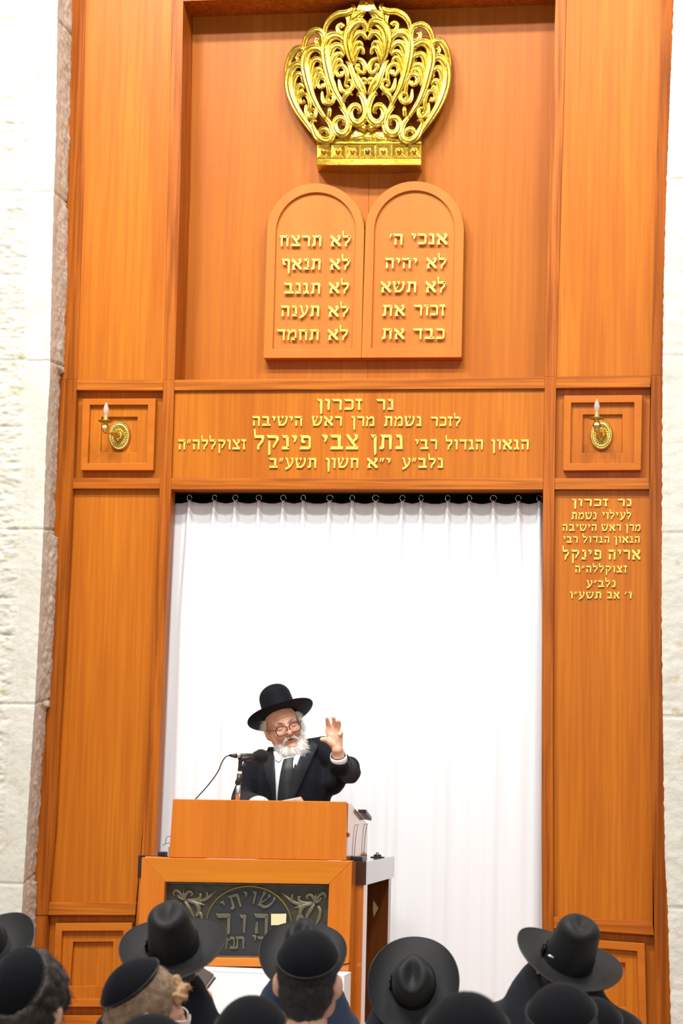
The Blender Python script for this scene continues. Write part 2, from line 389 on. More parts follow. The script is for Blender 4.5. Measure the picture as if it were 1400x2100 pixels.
R2 = colfn([(1163,-60),(1161,0),(1158,110),(1149,450),(1140,772),(1139,795),(1137,980),(1136.5,1010),(1134,1260),(1133,1500),(1134,1750),(1135,1885),(1137,2160)])
R1 = colfn([(1360,-60),(1357,0),(1353,100),(1344,400),(1335,770),(1333,795),(1330.5,985),(1331,1005),(1330,1260),(1333,1500),(1338.5,1760),(1338,1893),(1341,1920),(1346,2160)])
R0 = colfn([(x+14, y) for y, x in EDGE_R])
def rowfn(xs, ys): return lambda x: interp(x, xs, ys)
H0 = lambda x: -75
H1a = rowfn([156, 334, 360, 1117, 1140, 1335], [778, 779, 779, 773, 772, 770])
H1b = rowfn([156, 334, 357, 1114, 1140, 1332], [800, 800.6, 800.5, 796.5, 795.7, 794])
H2a = rowfn([149, 329, 351, 1113, 1330], [980, 980, 980.5, 980.8, 980.5])
H2b = rowfn([148, 327, 351, 1113, 1331], [1002, 1002, 1003, 1003.4, 1003.3])
H3a = rowfn([100, 279, 1135, 1338], [1850.7, 1851.3, 1880, 1891.4])
H3b = rowfn([99, 278, 1135, 1339], [1876.7, 1876.7, 1904, 1918])
H4 = rowfn([90, 270, 1135, 1340], [2083, 2083, 2112, 2128])
H5 = lambda x: 2190
def corner(c, r):
    y = 1000
    for _ in range(4): x = c(y); y = r(x)
    return x, y
def member(mb, c0, c1, r0, r1, yf, yb, n=1):
    """one board between two upright lines and two level lines"""
    top0 = corner(c0, r0); bot0 = corner(c0, r1); top1 = corner(c1, r0); bot1 = corner(c1, r1)
    lf = []; rg = []
    for i in range(n+1):
        y = top0[1]+(bot0[1]-top0[1])*i/n; lf.append(P(c0(y), y, yf) if 0 < i < n else P(*(top0 if i == 0 else bot0), yf))
        y = top1[1]+(bot1[1]-top1[1])*i/n; rg.append(P(c1(y), y, yf) if 0 < i < n else P(*(top1 if i == 0 else bot1), yf))
    return mb.prism(lf+rg[::-1], yb)
YW = 12.0
ark = empty('ark_surround', (-1.85, 12.1, 0), 'tall reddish wood panelled ark surround standing between the two pale stone walls', 'wall panelling')
def board(name, c0, c1, r0, r1, m, yf=YW, yb=YW+.08, n=1, bevel=.0025, parent=None):
    return member(MB(), c0, c1, r0, r1, yf, yb, n).build(name, m, parent or ark, bevel=bevel)
NB = 12.27
# upright stiles
board('stile', L0, L1, H0, H1a, M_STILE, n=4)
board('stile', L0, L1, H1a, H3b, M_STILE, yf=YW-.006, yb=YW+.06, n=6)
board('stile', L0, L1, H3b, H5, M_STILE, n=2)
board('stile', L2, L3, H0, H1a, M_STILE, yb=NB, n=4)
board('stile', L2, L3, H1a, H5, M_STILE, yf=YW-.002, yb=12.115, n=6)
board('stile', R3, R2, H0, H1a, M_STILE, yb=NB, n=4)
board('stile', R3, R2, H1a, H5, M_STILE, yf=YW-.002, yb=12.115, n=6)
board('stile', R1, R0, H0, H1a, M_STILE, n=4)
board('stile', R1, R0, H1a, H5, M_STILE, yf=YW-.004, yb=12.06, n=6)
# level rails
for a, b in ((L1, L2), (L3, R3), (R2, R1)):
    board('rail', a, b, H1a, H1b, M_RAIL, yf=YW+.001, yb=12.09 if a is not L3 else 12.27)
    board('rail', a, b, H2a, H2b, M_RAIL, yf=YW+.001, yb=12.06 if a is not L3 else 12.155)
for a, b in ((L1, L2), (R2, R1)):
    board('rail', a, b, H3a, H3b, M_RAIL, yf=YW+.001)
    board('rail', a, b, H4, H5, M_RAIL, yf=YW+.001)
# fielded panels
board('panel', L1, L2, H0, H1a, M_PANEL, yf=12.008, n=4, bevel=0)
board('panel', R2, R1, H0, H1a, M_PANEL, yf=12.008, n=4, bevel=0)
board('panel', L1, L2, H1b, H2a, M_PANEL, yf=12.056, bevel=0)
board('panel', R2, R1, H1b, H2a, M_PANEL, yf=12.056, bevel=0)
board('panel', L1, L2, H2b, H3a, M_PANEL, yf=12.042, n=5, bevel=0)
board('panel', R2, R1, H2b, H3a, M_PANEL, yf=12.042, n=5, bevel=0)
board('panel', L1, L2, H3b, H4, M_PANEL, yf=12.058, bevel=0)
board('panel', R2, R1, H3b, H4, M_PANEL, yf=12.058, bevel=0)
tag(board('inscription_panel', L3, R3, H1b, H2a, M_PANEL, yf=12.022, yb=12.10, bevel=0), 'wide wooden panel behind the gold memorial lettering')
# niche: two tall veneered boards, soffit
seam = colfn([(758, -60), (757, 0), (754, 780)])
Ln = colfn([(388,-60),(386,0),(372,775)]); Rn = colfn([(1150,-60),(1128,775)])
lowN = rowfn([370, 1128], [790, 786])
def niche(c0, c1, gap):
    mb = MB(); a = [P(c0(-60), -60, NB), P(c1(-60), -60, NB), P(c1(782), 782, NB), P(c0(782), 782, NB)]
    if gap > 0: a[1].x -= .001; a[2].x -= .001
    else: a[0].x += .001; a[3].x += .001
    return mb.prism(a, NB+.03).build('niche_board', M_NICHE, ark)
niche(Ln, seam, 1); niche(seam, Rn, -1)
s0 = P(398, 35, NB); s1 = P(1138, 10, NB)
MB().prism([Vector((s0.x-.06, YW+.001, s0.z)), Vector((s1.x+.06, YW+.001, s1.z)), Vector((s1.x+.06, YW+.001, s1.z+.9)), Vector((s0.x-.06, YW+.001, s0.z+.9))], NB+.03).build('niche_soffit', M_STILE, ark)
MB().box(-2.97, -.72, 12.155, 12.38, P(700, 1004, 12.0).z+.004, P(700, 990, 12.0).z).build('header_box', M_VOID, ark)  # closes the gap over the curtain, its darkness put into the colour

def ring_frame(outer, inner, yf, yb):
    """mitred rectangular or arched frame between two loops of equal length"""
    mb = MB(); n = len(outer)
    o_ = [Vector(p) for p in outer]; i_ = [Vector(p) for p in inner]
    vs = o_+i_+[Vector((p.x, yb, p.z)) for p in o_]+[Vector((p.x, yb, p.z)) for p in i_]
    fs = []
    for k in range(n):
        q = (k+1) % n
        fs += [(k, q, n+q, n+k), (2*n+k, k+0, q, 2*n+q)[::-1], (n+k, n+q, 3*n+q, 3*n+k)[::-1], (2*n+q, 2*n+k, 3*n+k, 3*n+q)[::-1]]
    mb.add(vs, fs); return mb
def px_frame(o4, i4, yf, yb, name, m=None):
    return ring_frame([P(x, y, yf) for x, y in o4], [P(x, y, yf) for x, y in i4], yf, yb).build(name, m or M_FRAME, ark, bevel=.003, fix=True)
def raised_box(o4, i4, s4):
    px_frame(o4, i4, 12.006, 12.058, 'raised_frame')
    e = [(i4[0][0]-1, i4[0][1]-1), (i4[1][0]+1, i4[1][1]-1), (i4[2][0]+1, i4[2][1]+1), (i4[3][0]-1, i4[3][1]+1)]
    px_frame(e, s4, 12.034, 12.057, 'stepped_panel', M_PANEL)
raised_box([(169,818),(319,817),(314,964.4),(165,964.4)], [(184,830.4),(303,830),(300,949),(179.6,950)], [(208,855),(282,855),(280,927.6),(205.6,927.6)])
raised_box([(1156,811),(1316.7,810),(1313.8,964),(1154,965)], [(1171,826),(1300,825),(1298.8,950),(1169,950)], [(1195,850.5),(1275.7,850),(1275.7,928.6),(1194,928.6)])
raised_box([(113.5,1893.5),(270.5,1892.5),(267,2065),(106,2065)], [(127,1909.5),(252.5,1909),(249,2048),(120,2049)], [(150,1932),(232,1931.5),(229,2021),(143,2022)])
raised_box([(1151,1923),(1321.5,1935),(1326,2112),(1151,2100)], [(1167,1940),(1306,1951),(1310.5,2096),(1167,2085)], [(1191,1967),(1281.5,1975),(1283,2066),(1191,2058)])

# ------------------------------------------------------------------ Hebrew letter shapes (unit body height, x to the right)
def r4(x0, y0, x1, y1): return [(x0, y0), (x1, y0), (x1, y1), (x0, y1)]
GL = {}
def bar(x0, x1, y=.8, h=.2): return [(x0+.03, y), (x1, y), (x1, y+h), (x0, y+h), (x0-.05, y+h+.05), (x0-.06, y+h-.02)]
GL['א'] = (.86, [[(.0,1.0),(.12,1.03),(.28,.86),(.86,.16),(.84,-.02),(.68,-.02),(.56,.16),(.02,.80)], [(.58,.98),(.72,1.04),(.84,.98),(.84,.74),(.70,.52),(.60,.44),(.52,.54),(.66,.72),(.62,.84)], [(.24,.64),(.34,.52),(.24,.36),(.26,.14),(.34,.0),(.02,-.02),(.06,.16),(.10,.40)]])
GL['ב'] = (.80, [bar(.06,.58), [(.46,.8),(.58,1.0),(.66,.96),(.68,.84),(.64,.1),(.50,.1)], [(.0,.0),(.80,.0),(.80,.2),(.04,.2)]])
GL['ג'] = (.52, [bar(.06,.34), [(.22,.85),(.38,1.0),(.42,.84),(.40,.30),(.26,.34)], [(.26,.38),(.40,.34),(.52,.06),(.50,-.02),(.36,-.02),(.34,.14)], [(.30,.36),(.22,.20),(.04,.16),(.0,-.02),(.24,-.02),(.38,.24)]])
GL['ד'] = (.76, [bar(.06,.76), [(.54,.86),(.68,.86),(.66,.0),(.56,-.03),(.52,.05)]])
GL['ה'] = (.78, [bar(.06,.70), [(.56,.86),(.72,.98),(.74,.86),(.70,.0),(.58,-.03),(.56,.05)], [(.10,.56),(.22,.58),(.24,.02),(.08,-.03),(.06,.16)]])
GL['ו'] = (.36, [bar(.05,.28), [(.18,.86),(.28,1.0),(.36,.95),(.36,.84),(.32,.0),(.22,-.03),(.18,.08)]])
GL['ז'] = (.46, [[(.03,.82),(.46,.80),(.44,1.02),(.02,1.03),(-.03,1.06),(-.02,.92)], [(.18,.84),(.30,.84),(.30,.4),(.34,.0),(.22,-.03),(.14,.06),(.18,.44)]])
GL['ח'] = (.80, [bar(.06,.72), [(.58,.86),(.74,.98),(.76,.86),(.72,.0),(.60,-.03),(.58,.05)], [(.10,.84),(.24,.84),(.24,.0),(.10,-.03),(.08,.10)]])
GL['י'] = (.34, [bar(.05,.26), [(.16,.82),(.26,1.0),(.34,.94),(.34,.80),(.22,.52),(.14,.50)]])
GL['כ'] = (.68, [bar(.06,.50), [(.44,.86),(.50,1.0),(.62,.94),(.68,.80),(.68,.22),(.62,.06),(.50,.0),(.44,.12),(.54,.24),(.54,.76)], [(.0,.0),(.52,.0),(.52,.2),(.04,.2)]])
GL['ל'] = (.66, [[(.04,.80),(.60,.80),(.62,1.0),(.10,1.0),(.10,1.40),(.0,1.46),(-.02,1.36),(.0,.95)], [(.46,.9),(.62,1.0),(.66,.84),(.58,.52),(.34,.22),(.32,.0),(.22,-.04),(.18,.10),(.24,.34),(.46,.62),(.50,.80)]])
GL['מ'] = (.84, [[(.04,1.02),(.12,1.0),(.26,.78),(.16,.30),(.14,.0),(.0,-.02),(.04,.34),(.14,.70),(.0,.90)], [(.24,.72),(.36,.84),(.40,1.0),(.62,1.0),(.78,.88),(.80,.70),(.62,.76),(.50,.80),(.30,.66)], [(.66,.80),(.80,.72),(.80,.0),(.66,.06)], [(.34,.0),(.80,.0),(.80,.18),(.38,.2)]])
GL['נ'] = (.50, [bar(.10,.38), [(.28,.85),(.40,1.0),(.46,.84),(.48,.1),(.34,.1)], [(.0,.0),(.48,.0),(.48,.2),(.04,.2)]])
GL['ן'] = (.38, [bar(.05,.28), [(.18,.86),(.30,1.0),(.36,.84),(.34,-.30),(.26,-.42),(.20,-.38),(.18,.2)]])
GL['ע'] = (.80, [[(.02,1.02),(.18,1.04),(.28,.94),(.30,.70),(.44,.20),(.34,.12),(.18,.62),(.14,.82)], [(.54,1.02),(.70,1.04),(.80,.92),(.78,.62),(.62,.24),(.40,-.02),(.10,-.20),(.02,-.10),(.06,.02),(.34,.14),(.54,.36),(.66,.64),(.64,.84)]])
GL['פ'] = (.74, [bar(.10,.56), [(.50,.86),(.56,1.0),(.70,.92),(.74,.78),(.74,.20),(.68,.04),(.56,.0),(.50,.12),(.60,.24),(.60,.76)], [(.0,.0),(.58,.0),(.58,.2),(.04,.2)], [(.12,.84),(.26,.84),(.26,.66),(.38,.58),(.36,.44),(.20,.44),(.10,.54)]])
GL['ף'] = (.74, [bar(.10,.60), [(.54,.86),(.66,1.0),(.74,.84),(.70,-.30),(.62,-.42),(.56,-.36),(.56,.3)], [(.12,.84),(.26,.84),(.26,.66),(.38,.58),(.36,.44),(.20,.44),(.10,.54)]])
GL['צ'] = (.80, [[(.02,1.0),(.16,1.04),(.26,.94),(.68,.24),(.72,.14),(.56,.14),(.12,.80)], [(.54,1.02),(.70,1.04),(.78,.96),(.76,.74),(.54,.50),(.44,.60),(.62,.80)], [(.0,.0),(.78,.0),(.78,.2),(.04,.2)]])
GL['ק'] = (.80, [bar(.06,.66), [(.54,.86),(.66,1.0),(.78,.88),(.78,.66),(.60,.36),(.46,.12),(.38,.14),(.44,.34),(.62,.66)], [(.10,.60),(.22,.62),(.24,-.30),(.16,-.42),(.08,-.36)]])
GL['ר'] = (.70, [bar(.06,.54), [(.48,.84),(.54,1.0),(.66,.94),(.70,.80),(.66,.0),(.56,-.03),(.52,.05),(.54,.76)]])
GL['ש'] = (1.0, [[(.0,1.02),(.16,1.04),(.26,.94),(.20,.74),(.24,.16),(.14,.08),(.06,.70)], [(.40,1.02),(.54,1.04),(.62,.94),(.56,.78),(.24,.34),(.20,.24),(.28,.22),(.48,.60),(.46,.84)], [(.78,1.02),(.92,1.04),(1.0,.92),(.96,.56),(.84,.24),(.62,.0),(.10,.0),(.14,.18),(.56,.18),(.74,.36),(.84,.64),(.84,.84)]])
GL['ת'] = (.86, [bar(.12,.74), [(.62,.86),(.78,.98),(.82,.84),(.78,.0),(.66,-.03),(.64,.05)], [(.18,.84),(.32,.84),(.30,.12),(.22,.0),(.0,-.02),(.0,.16),(.12,.22)]])
GL['״'] = (.36, [[(.0,.62),(.06,.60),(.18,.98),(.06,1.02)], [(.18,.62),(.24,.60),(.36,.98),(.24,1.02)]])
GL['׳'] = (.18, [[(.0,.62),(.06,.60),(.18,.98),(.06,1.02)]])
def word(parent, txt, xr, yr, xy, Y, thick, m, standoff=.004, gap=.14, name='letter', fat=1.0):
    """raised letters of one word: xy maps word coordinates to photo pixels. xr = (left, right), yr = (top, base)"""
    chars = list(txt)[::-1]
    tot = sum(GL[c][0] for c in chars)+gap*(len(chars)-1)
    x = 0
    for c in chars:
        wd, polys = GL[c]; mb = MB()
        for pl in polys:
            pts = []
            for (a, b) in pl:
                u = (x+a)/tot
                px = xr[0]+(xr[1]-xr[0])*u; py = yr[1]+(yr[0]-yr[1])*b
                X, Z = xy(px, py); pts.append(P(X, Z, Y-thick-standoff))
            mb.prism(pts, Y-standoff)
        mb.build(name, m, parent, bevel=.0)
        x += wd+gap
# memorial inscription over the curtain
ins = empty('memorial_lettering', (P(730, 890, 12.02)), 'four lines of raised gold Hebrew memorial letters on the wide panel above the curtain', 'lettering')
c3 = lambda x, y: (340+x/1.795, 790+y/1.795)
for t, a, b, c, d in [('נר',775,838,51,90),('זכרון',558,722,51,90),('לזכר',975,1085,116,150),('נשמת',803,940,114,150),('מרן',683,768,114,150),('ראש',537,648,114,149),('הישיבה',318,503,114,149),
    ('הגאון',1197,1337,200,236),('הגדול',1030,1168,200,236),('רבי',917,998,199,235),('נתן',755,872,182,235),('צבי',575,708,182,236),('פינקל',325,533,184,236),('זצוקללה״ה',45,295,200,236),
    ('נלב״ע',868,1020,268,304),('י״א',740,827,268,304),('חשון',588,710,268,304),('תשע״ב',380,555,268,304)]:
    word(ins, t, (a, b), (c, d), c3, 12.022, .010, M_GOLDL, standoff=.001, gap=.17)
ins2 = empty('memorial_lettering', (P(1235, 1130, 12.03)), 'eight short lines of raised gold Hebrew letters on the narrow right-hand wood panel', 'lettering')
c4 = lambda x, y: (1100+x/4.2, 760+y/4.2)
for t, a, b, c, d in [('נר',700,818,1106,1167),('זכרון',308,615,1106,1167),('לעילוי',565,815,1220,1279),('נשמת',300,515,1220,1280),('מרן',765,895,1324,1381),('ראש',558,725,1324,1380),('הישיבה',222,518,1324,1380),
    ('הגאון',670,890,1428,1482),('הגדול',398,628,1428,1482),('רבי',228,353,1428,1482),('אריה',617,892,1544,1626),('פינקל',225,555,1544,1626),('זצוקללה״ה',330,778,1682,1738),('נלב״ע',428,680,1808,1864),('ו׳',760,818,1906,1962),('אב',607,712,1906,1962),('תשע״ו',288,558,1906,1962)]:
    word(ins2, t, (a, b), (c, d), c4, 12.042, .008, M_GOLDL, standoff=.001, gap=.2)

# ------------------------------------------------------------------ the two tablets
c2 = lambda x, y: (520+x/3.0435, 350+y/3.0435)
def tablet(oc, ic, lab, words, side):
    TB = 12.19
    def loop(c, Y):
        (bl, sl, top, sr, br) = c
        pts = [bl, sl]
        cx = (sl[0]+sr[0])/2; rx = (sr[0]-sl[0])/2
        for i in range(1, 24):
            a = math.pi*(1-i/24)
            ybase = sl[1]+(sr[1]-sl[1])*(i/24)
            h = (sl[1]+sr[1])/2-top[1]
            pts.append((cx+rx*math.cos(a), ybase-h*math.sin(a)))
        pts += [sr, br]
        return [P(*c2(*p), Y) for p in pts]
    t = empty('commandment_tablet', P(*c2(*oc[0]), TB), lab, 'tablet', 'pair of wooden commandment tablets')
    O = loop(oc, TB); I = loop(ic, TB)
    ring_frame(O, I, TB, TB+.085).build('frame', M_TABLET, t, bevel=.003, fix=True)
    e = [Vector((p.x, TB+.02, p.z)) for p in I]
    cx = sum(p.x for p in e)/len(e)
    for p in e: p.x = cx+(p.x-cx)*1.02
    MB().prism(e, NB).build('field_panel', M_TABLET, t)
    for tx, a, b, c, d in words: word(t, tx, (a, b), (c, d), c2, TB+.02, .014, M_GOLDL, standoff=.010, gap=.16)
tablet([(60,1170),(83,380),(390,78),(690,375),(671,1168)], [(118,1112),(138,388),(390,135),(637,376),(613,1112)],
    'left arched wooden tablet with five lines of raised gold Hebrew letters',
    [('לא',478,605,404,470),('תרצח',163,425,404,470),('לא',475,600,550,616),('תנאף',173,420,550,616),('לא',470,595,698,764),('תגנב',190,418,700,766),('לא',465,592,844,910),('תענה',170,412,842,908),('לא',462,588,990,1055),('תחמד',145,408,990,1056)], 0)
tablet([(672,1168),(696,375),(1010,65),(1312,370),(1297,1165)], [(733,1108),(752,378),(1010,123),(1255,368),(1238,1108)],
    'right arched wooden tablet with five lines of raised gold Hebrew letters',
    [('אנכי',985,1208,392,459),('ה׳',848,932,394,461),('לא',1077,1202,543,608),('יהיה',820,1020,545,608),('לא',1072,1198,691,758),('תשא',793,1017,692,758),('זכור',1000,1195,837,903),('את',803,942,838,905),('כבד',995,1190,984,1050),('את',800,940,984,1050)], 1)

# ------------------------------------------------------------------ gilded crown
crown = empty('gilded_crown', P(756, 338, NB), 'large gilded carved openwork crown hanging above the tablets', 'crown', None)
YC = 12.25
def cpt(x, y, h):
    """crown drawing coordinates -> place on the bowed front of the crown"""
    d = 1-min(abs(x-690)/640, 1)**2
    return P(560+x/3.5, y/3.5, YC-.03-.11*d-h)
def mir(x, y):
    X = 1362-x+(14 if y < 300 else 0) if False else 0
    return X, y
def mirror(x, y, h=0):
    X = 1345-x; k = sstep(1000, 300, y)
    X = X+ (18*k if x < 330 else 6*k)
    Y = y-.062*(X-x)*k*.9*(0.35+.65*min(1, (X-x)/700.0))
    return X, Y
STK = []   # (points, widths) in left-half coordinates
def s(pts, w): STK.append((pts, w))
# outer rope ribs ending in volutes
s([(105,580),(98,520),(108,450),(130,395),(165,352),(205,352),(228,385),(218,425),(185,435),(170,412),(182,393)], [12,16,19,21,21,20,18,16,14,12,14])
s([(218,390),(222,320),(248,255),(295,218),(340,225),(362,265),(355,310),(328,322),(308,300),(315,272)], [13,16,19,20,20,19,17,15,14,16])
s([(368,250),(378,190),(415,135),(470,100),(525,92),(562,75),(578,50),(560,28)], [13,17,20,22,22,20,15,6])
s([(530,110),(545,160),(538,215),(505,240),(470,228),(462,195),(485,178),(503,195)], [16,18,18,17,15,14,15,18])
# leaves under the finial
s([(665,85),(625,90),(590,115),(570,150),(575,170)], [10,20,28,22,5])
s([(652,95),(620,128),(590,158)], [8,16,5])
# plume 1 (centre)
s([(585,470),(560,420),(545,360),(535,290),(550,220),(590,170),(635,160),(660,190),(660,225),(640,200)], [14,24,30,34,36,34,28,18,12,5])
s([(560,400),(560,330),(580,270),(615,238),(645,245),(664,280),(640,265)], [18,22,24,22,18,12,4])
s([(575,420),(575,370),(590,320),(622,305),(640,330),(615,325)], [14,18,18,14,9,4])
s([(585,450),(590,400),(612,350),(640,350),(648,385),(625,372)], [12,16,16,13,9,4])
# plume 2
s([(520,800),(480,720),(440,650),(410,570),(388,480),(375,400),(375,320),(405,270),(450,255),(490,275),(510,320),(480,300)], [12,18,22,26,30,32,33,32,28,22,15,5])
s([(400,470),(405,400),(425,345),(460,325),(495,350),(504,392),(478,368)], [20,24,25,22,17,11,4])
s([(415,520),(418,460),(440,405),(475,385),(500,405),(470,408)], [16,19,19,15,9,4])
s([(425,560),(428,500),(450,440),(480,430),(495,460),(468,452)], [14,16,16,13,9,4])
# plume 3
s([(375,850),(320,770),(280,690),(255,610),(235,530),(225,460),(238,390),(275,350),(320,350),(352,385),(358,420),(330,395)], [12,18,22,26,29,30,30,28,24,18,11,4])
s([(262,560),(268,490),(285,440),(315,425),(345,445),(350,485),(328,462)], [18,22,22,19,15,10,4])
s([(278,610),(282,550),(302,505),(330,495),(352,515),(325,512)], [15,18,18,14,9,4])
s([(292,640),(300,585),(325,530),(350,530),(360,560),(335,550)], [12,15,15,12,8,4])
# plume 4 (outermost)
s([(290,960),(235,880),(180,800),(140,720),(115,640),(112,560),(130,500),(165,465),(200,470),(220,510),(222,545),(200,520)], [12,20,24,27,28,28,28,25,21,16,10,4])
s([(142,690),(140,620),(150,560),(175,530),(205,545),(215,590),(195,568)], [18,21,22,19,14,9,4])
s([(160,730),(158,670),(175,620),(200,610),(218,635),(192,630)], [14,17,17,13,8,4])
s([(180,770),(175,720),(185,670),(205,650),(225,670)], [12,14,14,11,5])
# inner volutes
s([(520,600),(530,560),(525,510),(500,475),(465,478),(452,515),(470,545),(495,535),(492,510)], [12,15,16,16,15,14,14,14,16])
s([(400,700),(395,640),(385,590),(360,558),(328,565),(318,600),(335,628),(360,618),(355,598)], [12,15,16,16,15,14,13,14,15])
s([(250,800),(262,760),(258,715),(238,680),(205,680),(190,710),(205,738),(228,725)], [12,14,15,15,14,13,13,15])
s([(470,560),(480,620),(500,655),(540,655),(570,625),(565,590),(535,580),(520,608),(540,628)], [6,15,17,17,16,15,14,13,13])
s([(350,650),(355,710),(375,740),(415,740),(435,710),(425,682),(398,682),(388,710),(405,725)], [6,14,16,16,15,14,13,12,12])
s([(235,745),(235,800),(255,840),(290,845),(305,820),(298,792),(272,788),(262,812),(280,825)], [6,13,15,15,14,13,12,11,11])
s([(575,440),(600,425),(640,440),(660,480),(650,520),(620,515),(600,480),(625,470)], [10,14,17,17,15,14,16,18])
s([(600,520),(610,560),(640,610),(665,680)], [8,14,15,10])
s([(520,440),(550,470),(575,540),(595,600),(630,650),(662,720)], [5,16,20,20,18,12])
s([(630,610),(632,575),(655,565),(668,585),(655,602)], [8,11,12,11,13])
# leaf tips standing off the stems
s([(440,660),(430,600),(418,560),(405,530)], [18,18,12,4])
s([(300,760),(285,700),(262,655),(245,635)], [16,18,13,4])
s([(500,740),(515,690),(545,668),(572,685)], [10,17,15,5])
s([(400,840),(405,790),(398,760)], [14,14,4])
s([(268,900),(285,865),(318,872)], [12,14,4])
# big C scrolls standing on the base field
s([(600,690),(618,672),(650,720),(668,790),(655,850),(610,885),(565,865),(548,810),(570,765),(605,762),(622,800),(600,815)], [5,16,22,24,26,28,26,24,22,20,14,5])
s([(470,770),(490,775),(525,820),(545,880),(530,940),(490,960),(452,940),(440,890),(462,850),(500,850),(512,888),(490,895)], [5,15,20,23,25,27,25,22,20,18,12,5])
s([(360,850),(378,850),(412,895),(428,950),(415,995),(370,1010),(320,985),(290,930),(270,870)], [5,14,18,21,23,25,24,20,8])
s([(330,1000),(330,960),(350,928),(385,935),(392,968),(372,970)], [10,17,18,16,11,4])
s([(670,930),(640,915),(590,905)], [22,26,10])
def stroke(mb, pts, wd, f, lift=0):
    P2 = spline([p+(w_,) for p, w_ in zip(pts, wd)], 5)
    n = len(P2); rows = []
    prof = [(-1, 0), (-.9, .45), (-.66, .78), (-.40, .42), (-.12, .88), (.12, .88), (.40, .42), (.66, .78), (.9, .45), (1, 0)]
    vs = []
    for i, q in enumerate(P2):
        a = P2[max(i-1, 0)]; b = P2[min(i+1, n-1)]
        t = np.array([b[0]-a[0], b[1]-a[1]]); t = t/(np.hypot(*t)+1e-9); nn = np.array([-t[1], t[0]])
        wv = max(q[2]*1.22, 2)
        for (u, h) in prof:
            x, y = q[0]+nn[0]*u*wv, q[1]+nn[1]*u*wv
            x, y = f(x, y); vs.append(cpt(x, y, lift+.012+h*wv*.0011+.006*math.sin(math.pi*i/n)))
        for (u, h) in ((1, 0), (-1, 0)):
            x, y = f(q[0]+nn[0]*u*wv, q[1]+nn[1]*u*wv); vs.append(cpt(x, y, lift-.022))
    k = len(prof)+2; fs = []
    for i in range(n-1):
        for j in range(k): fs.append((i*k+j, i*k+(j+1) % k, (i+1)*k+(j+1) % k, (i+1)*k+j))
    fs += [tuple(range(k)), tuple(range((n-1)*k, n*k))[::-1]]
    mb.add(vs, fs)
ident = lambda x, y: (x, y)
for f in (ident, mirror):
    for k, (pts, wd) in enumerate(STK):
        mb = MB(); stroke(mb, pts, wd, f, lift=.0015*(k % 5)); mb.build('scroll', M_GOLD, crown, smooth=True, fix=True)
fin = MB()
pr = [(600,-60),(612,-20),(618,10),(606,40),(592,72),(668,84),(748,72),(732,40),(722,10),(728,-20),(738,-60)]
vsf = [cpt(x, y, .03) for x, y in pr]; fin.add(vsf+[cpt(x, y, -.02) for x, y in pr], [tuple(range(11)), tuple(range(21, 10, -1))]+[(i, 11+i, 11+(i+1) % 11, (i+1) % 11) for i in range(11)])
fin.ell(cpt(667, 18, .035), (.014, .012, .014)); fin.ell(cpt(667, -30, .03), (.02, .015, .02))
fin.build('finial', M_GOLD, crown, bevel=.004, fix=True)
# textured base field between scrolls and band
fld = MB()
def fieldfn(u, v):
    x = 313+u*750; ytop = 1018-105*math.exp(-((x-672)/210)**2)-5; y = ytop+(1024-ytop)*v
    h = .004+.010*math.sin(math.pi*v)+.0025*noise.noise(Vector((x*.05, y*.09, 1)))
    return cpt(x, y, h)
fld.grid(90, 24, fieldfn).build('base_field', M_GOLD, crown, smooth=True)
band = MB()
def slab(mb, y0, y1, h0, x0=312, x1=1063, n=24):
    vs = []
    for i in range(n+1):
        x = x0+(x1-x0)*i/n
        for (y, h) in ((y0, h0), (y1, h0), (y1, -.07), (y0, -.07)):
            p = cpt(x, y, h); 
            if h < 0: p = Vector((p.x, NB-.002, cpt(x, y, h0).z))
            vs.append(p)
    fs = [(i*4+j, i*4+(j+1) % 4, i*4+4+(j+1) % 4, i*4+4+j) for i in range(n) for j in range(4)]+[(0, 1, 2, 3), (n*4+3, n*4+2, n*4+1, n*4)]
    mb.add(vs, fs); return mb
slab(band, 1018, 1032, .020); slab(band, 1032, 1136, .004); band.build('band', M_GOLD, crown, bevel=.002, fix=True)
slab(MB(), 1136, 1185, .018).build('lower_band', M_GOLD, crown, bevel=.003, fix=True)
for i, (a, b) in enumerate([(316,410),(416,514),(520,618),(624,728),(734,846),(852,956),(962,1060)]):
    pm = MB(); y0, y1 = 1037, 1132; q = .30
    ox = [(a, y0), (b, y0), (b, y1), (a, y1)]; cx, cy = (a+b)/2, (y0+y1)/2
    ix = [(cx+(x-cx)*.46, cy+(y-cy)*.46) for x, y in ox]
    vs = [cpt(x, y, .020) for x, y in ox]+[cpt(x, y, .008) for x, y in ix]+[cpt(x, y, .0) for x, y in ox]
    pm.add(vs, [(0,1,5,4),(1,2,6,5),(2,3,7,6),(3,0,4,7),(4,5,6,7),(8,9,1,0),(9,10,2,1),(10,11,3,2),(11,8,0,3)])
    pn = pm.build('band_square', M_GOLD, crown, bevel=.0015, fix=True)
    MB().ell(cpt(cx, cy, .012), (.0165, .014, .0165)).build('cabochon', M_GOLD if i != 3 else mat('tarnished_gold', (.22, .20, .13), .3, .8), crown if False else pn, smooth=True)
# hidden iron brackets that carry the crown off the board
bk = MB()
for x, y in ((400, 1060), (960, 1060), (672, 900), (670, 180)): 
    p = cpt(x, y, 0); bk.tube([p, Vector((p.x, NB, p.z))], .008, 8)
bk.build('bracket', M_BRASSD, crown)

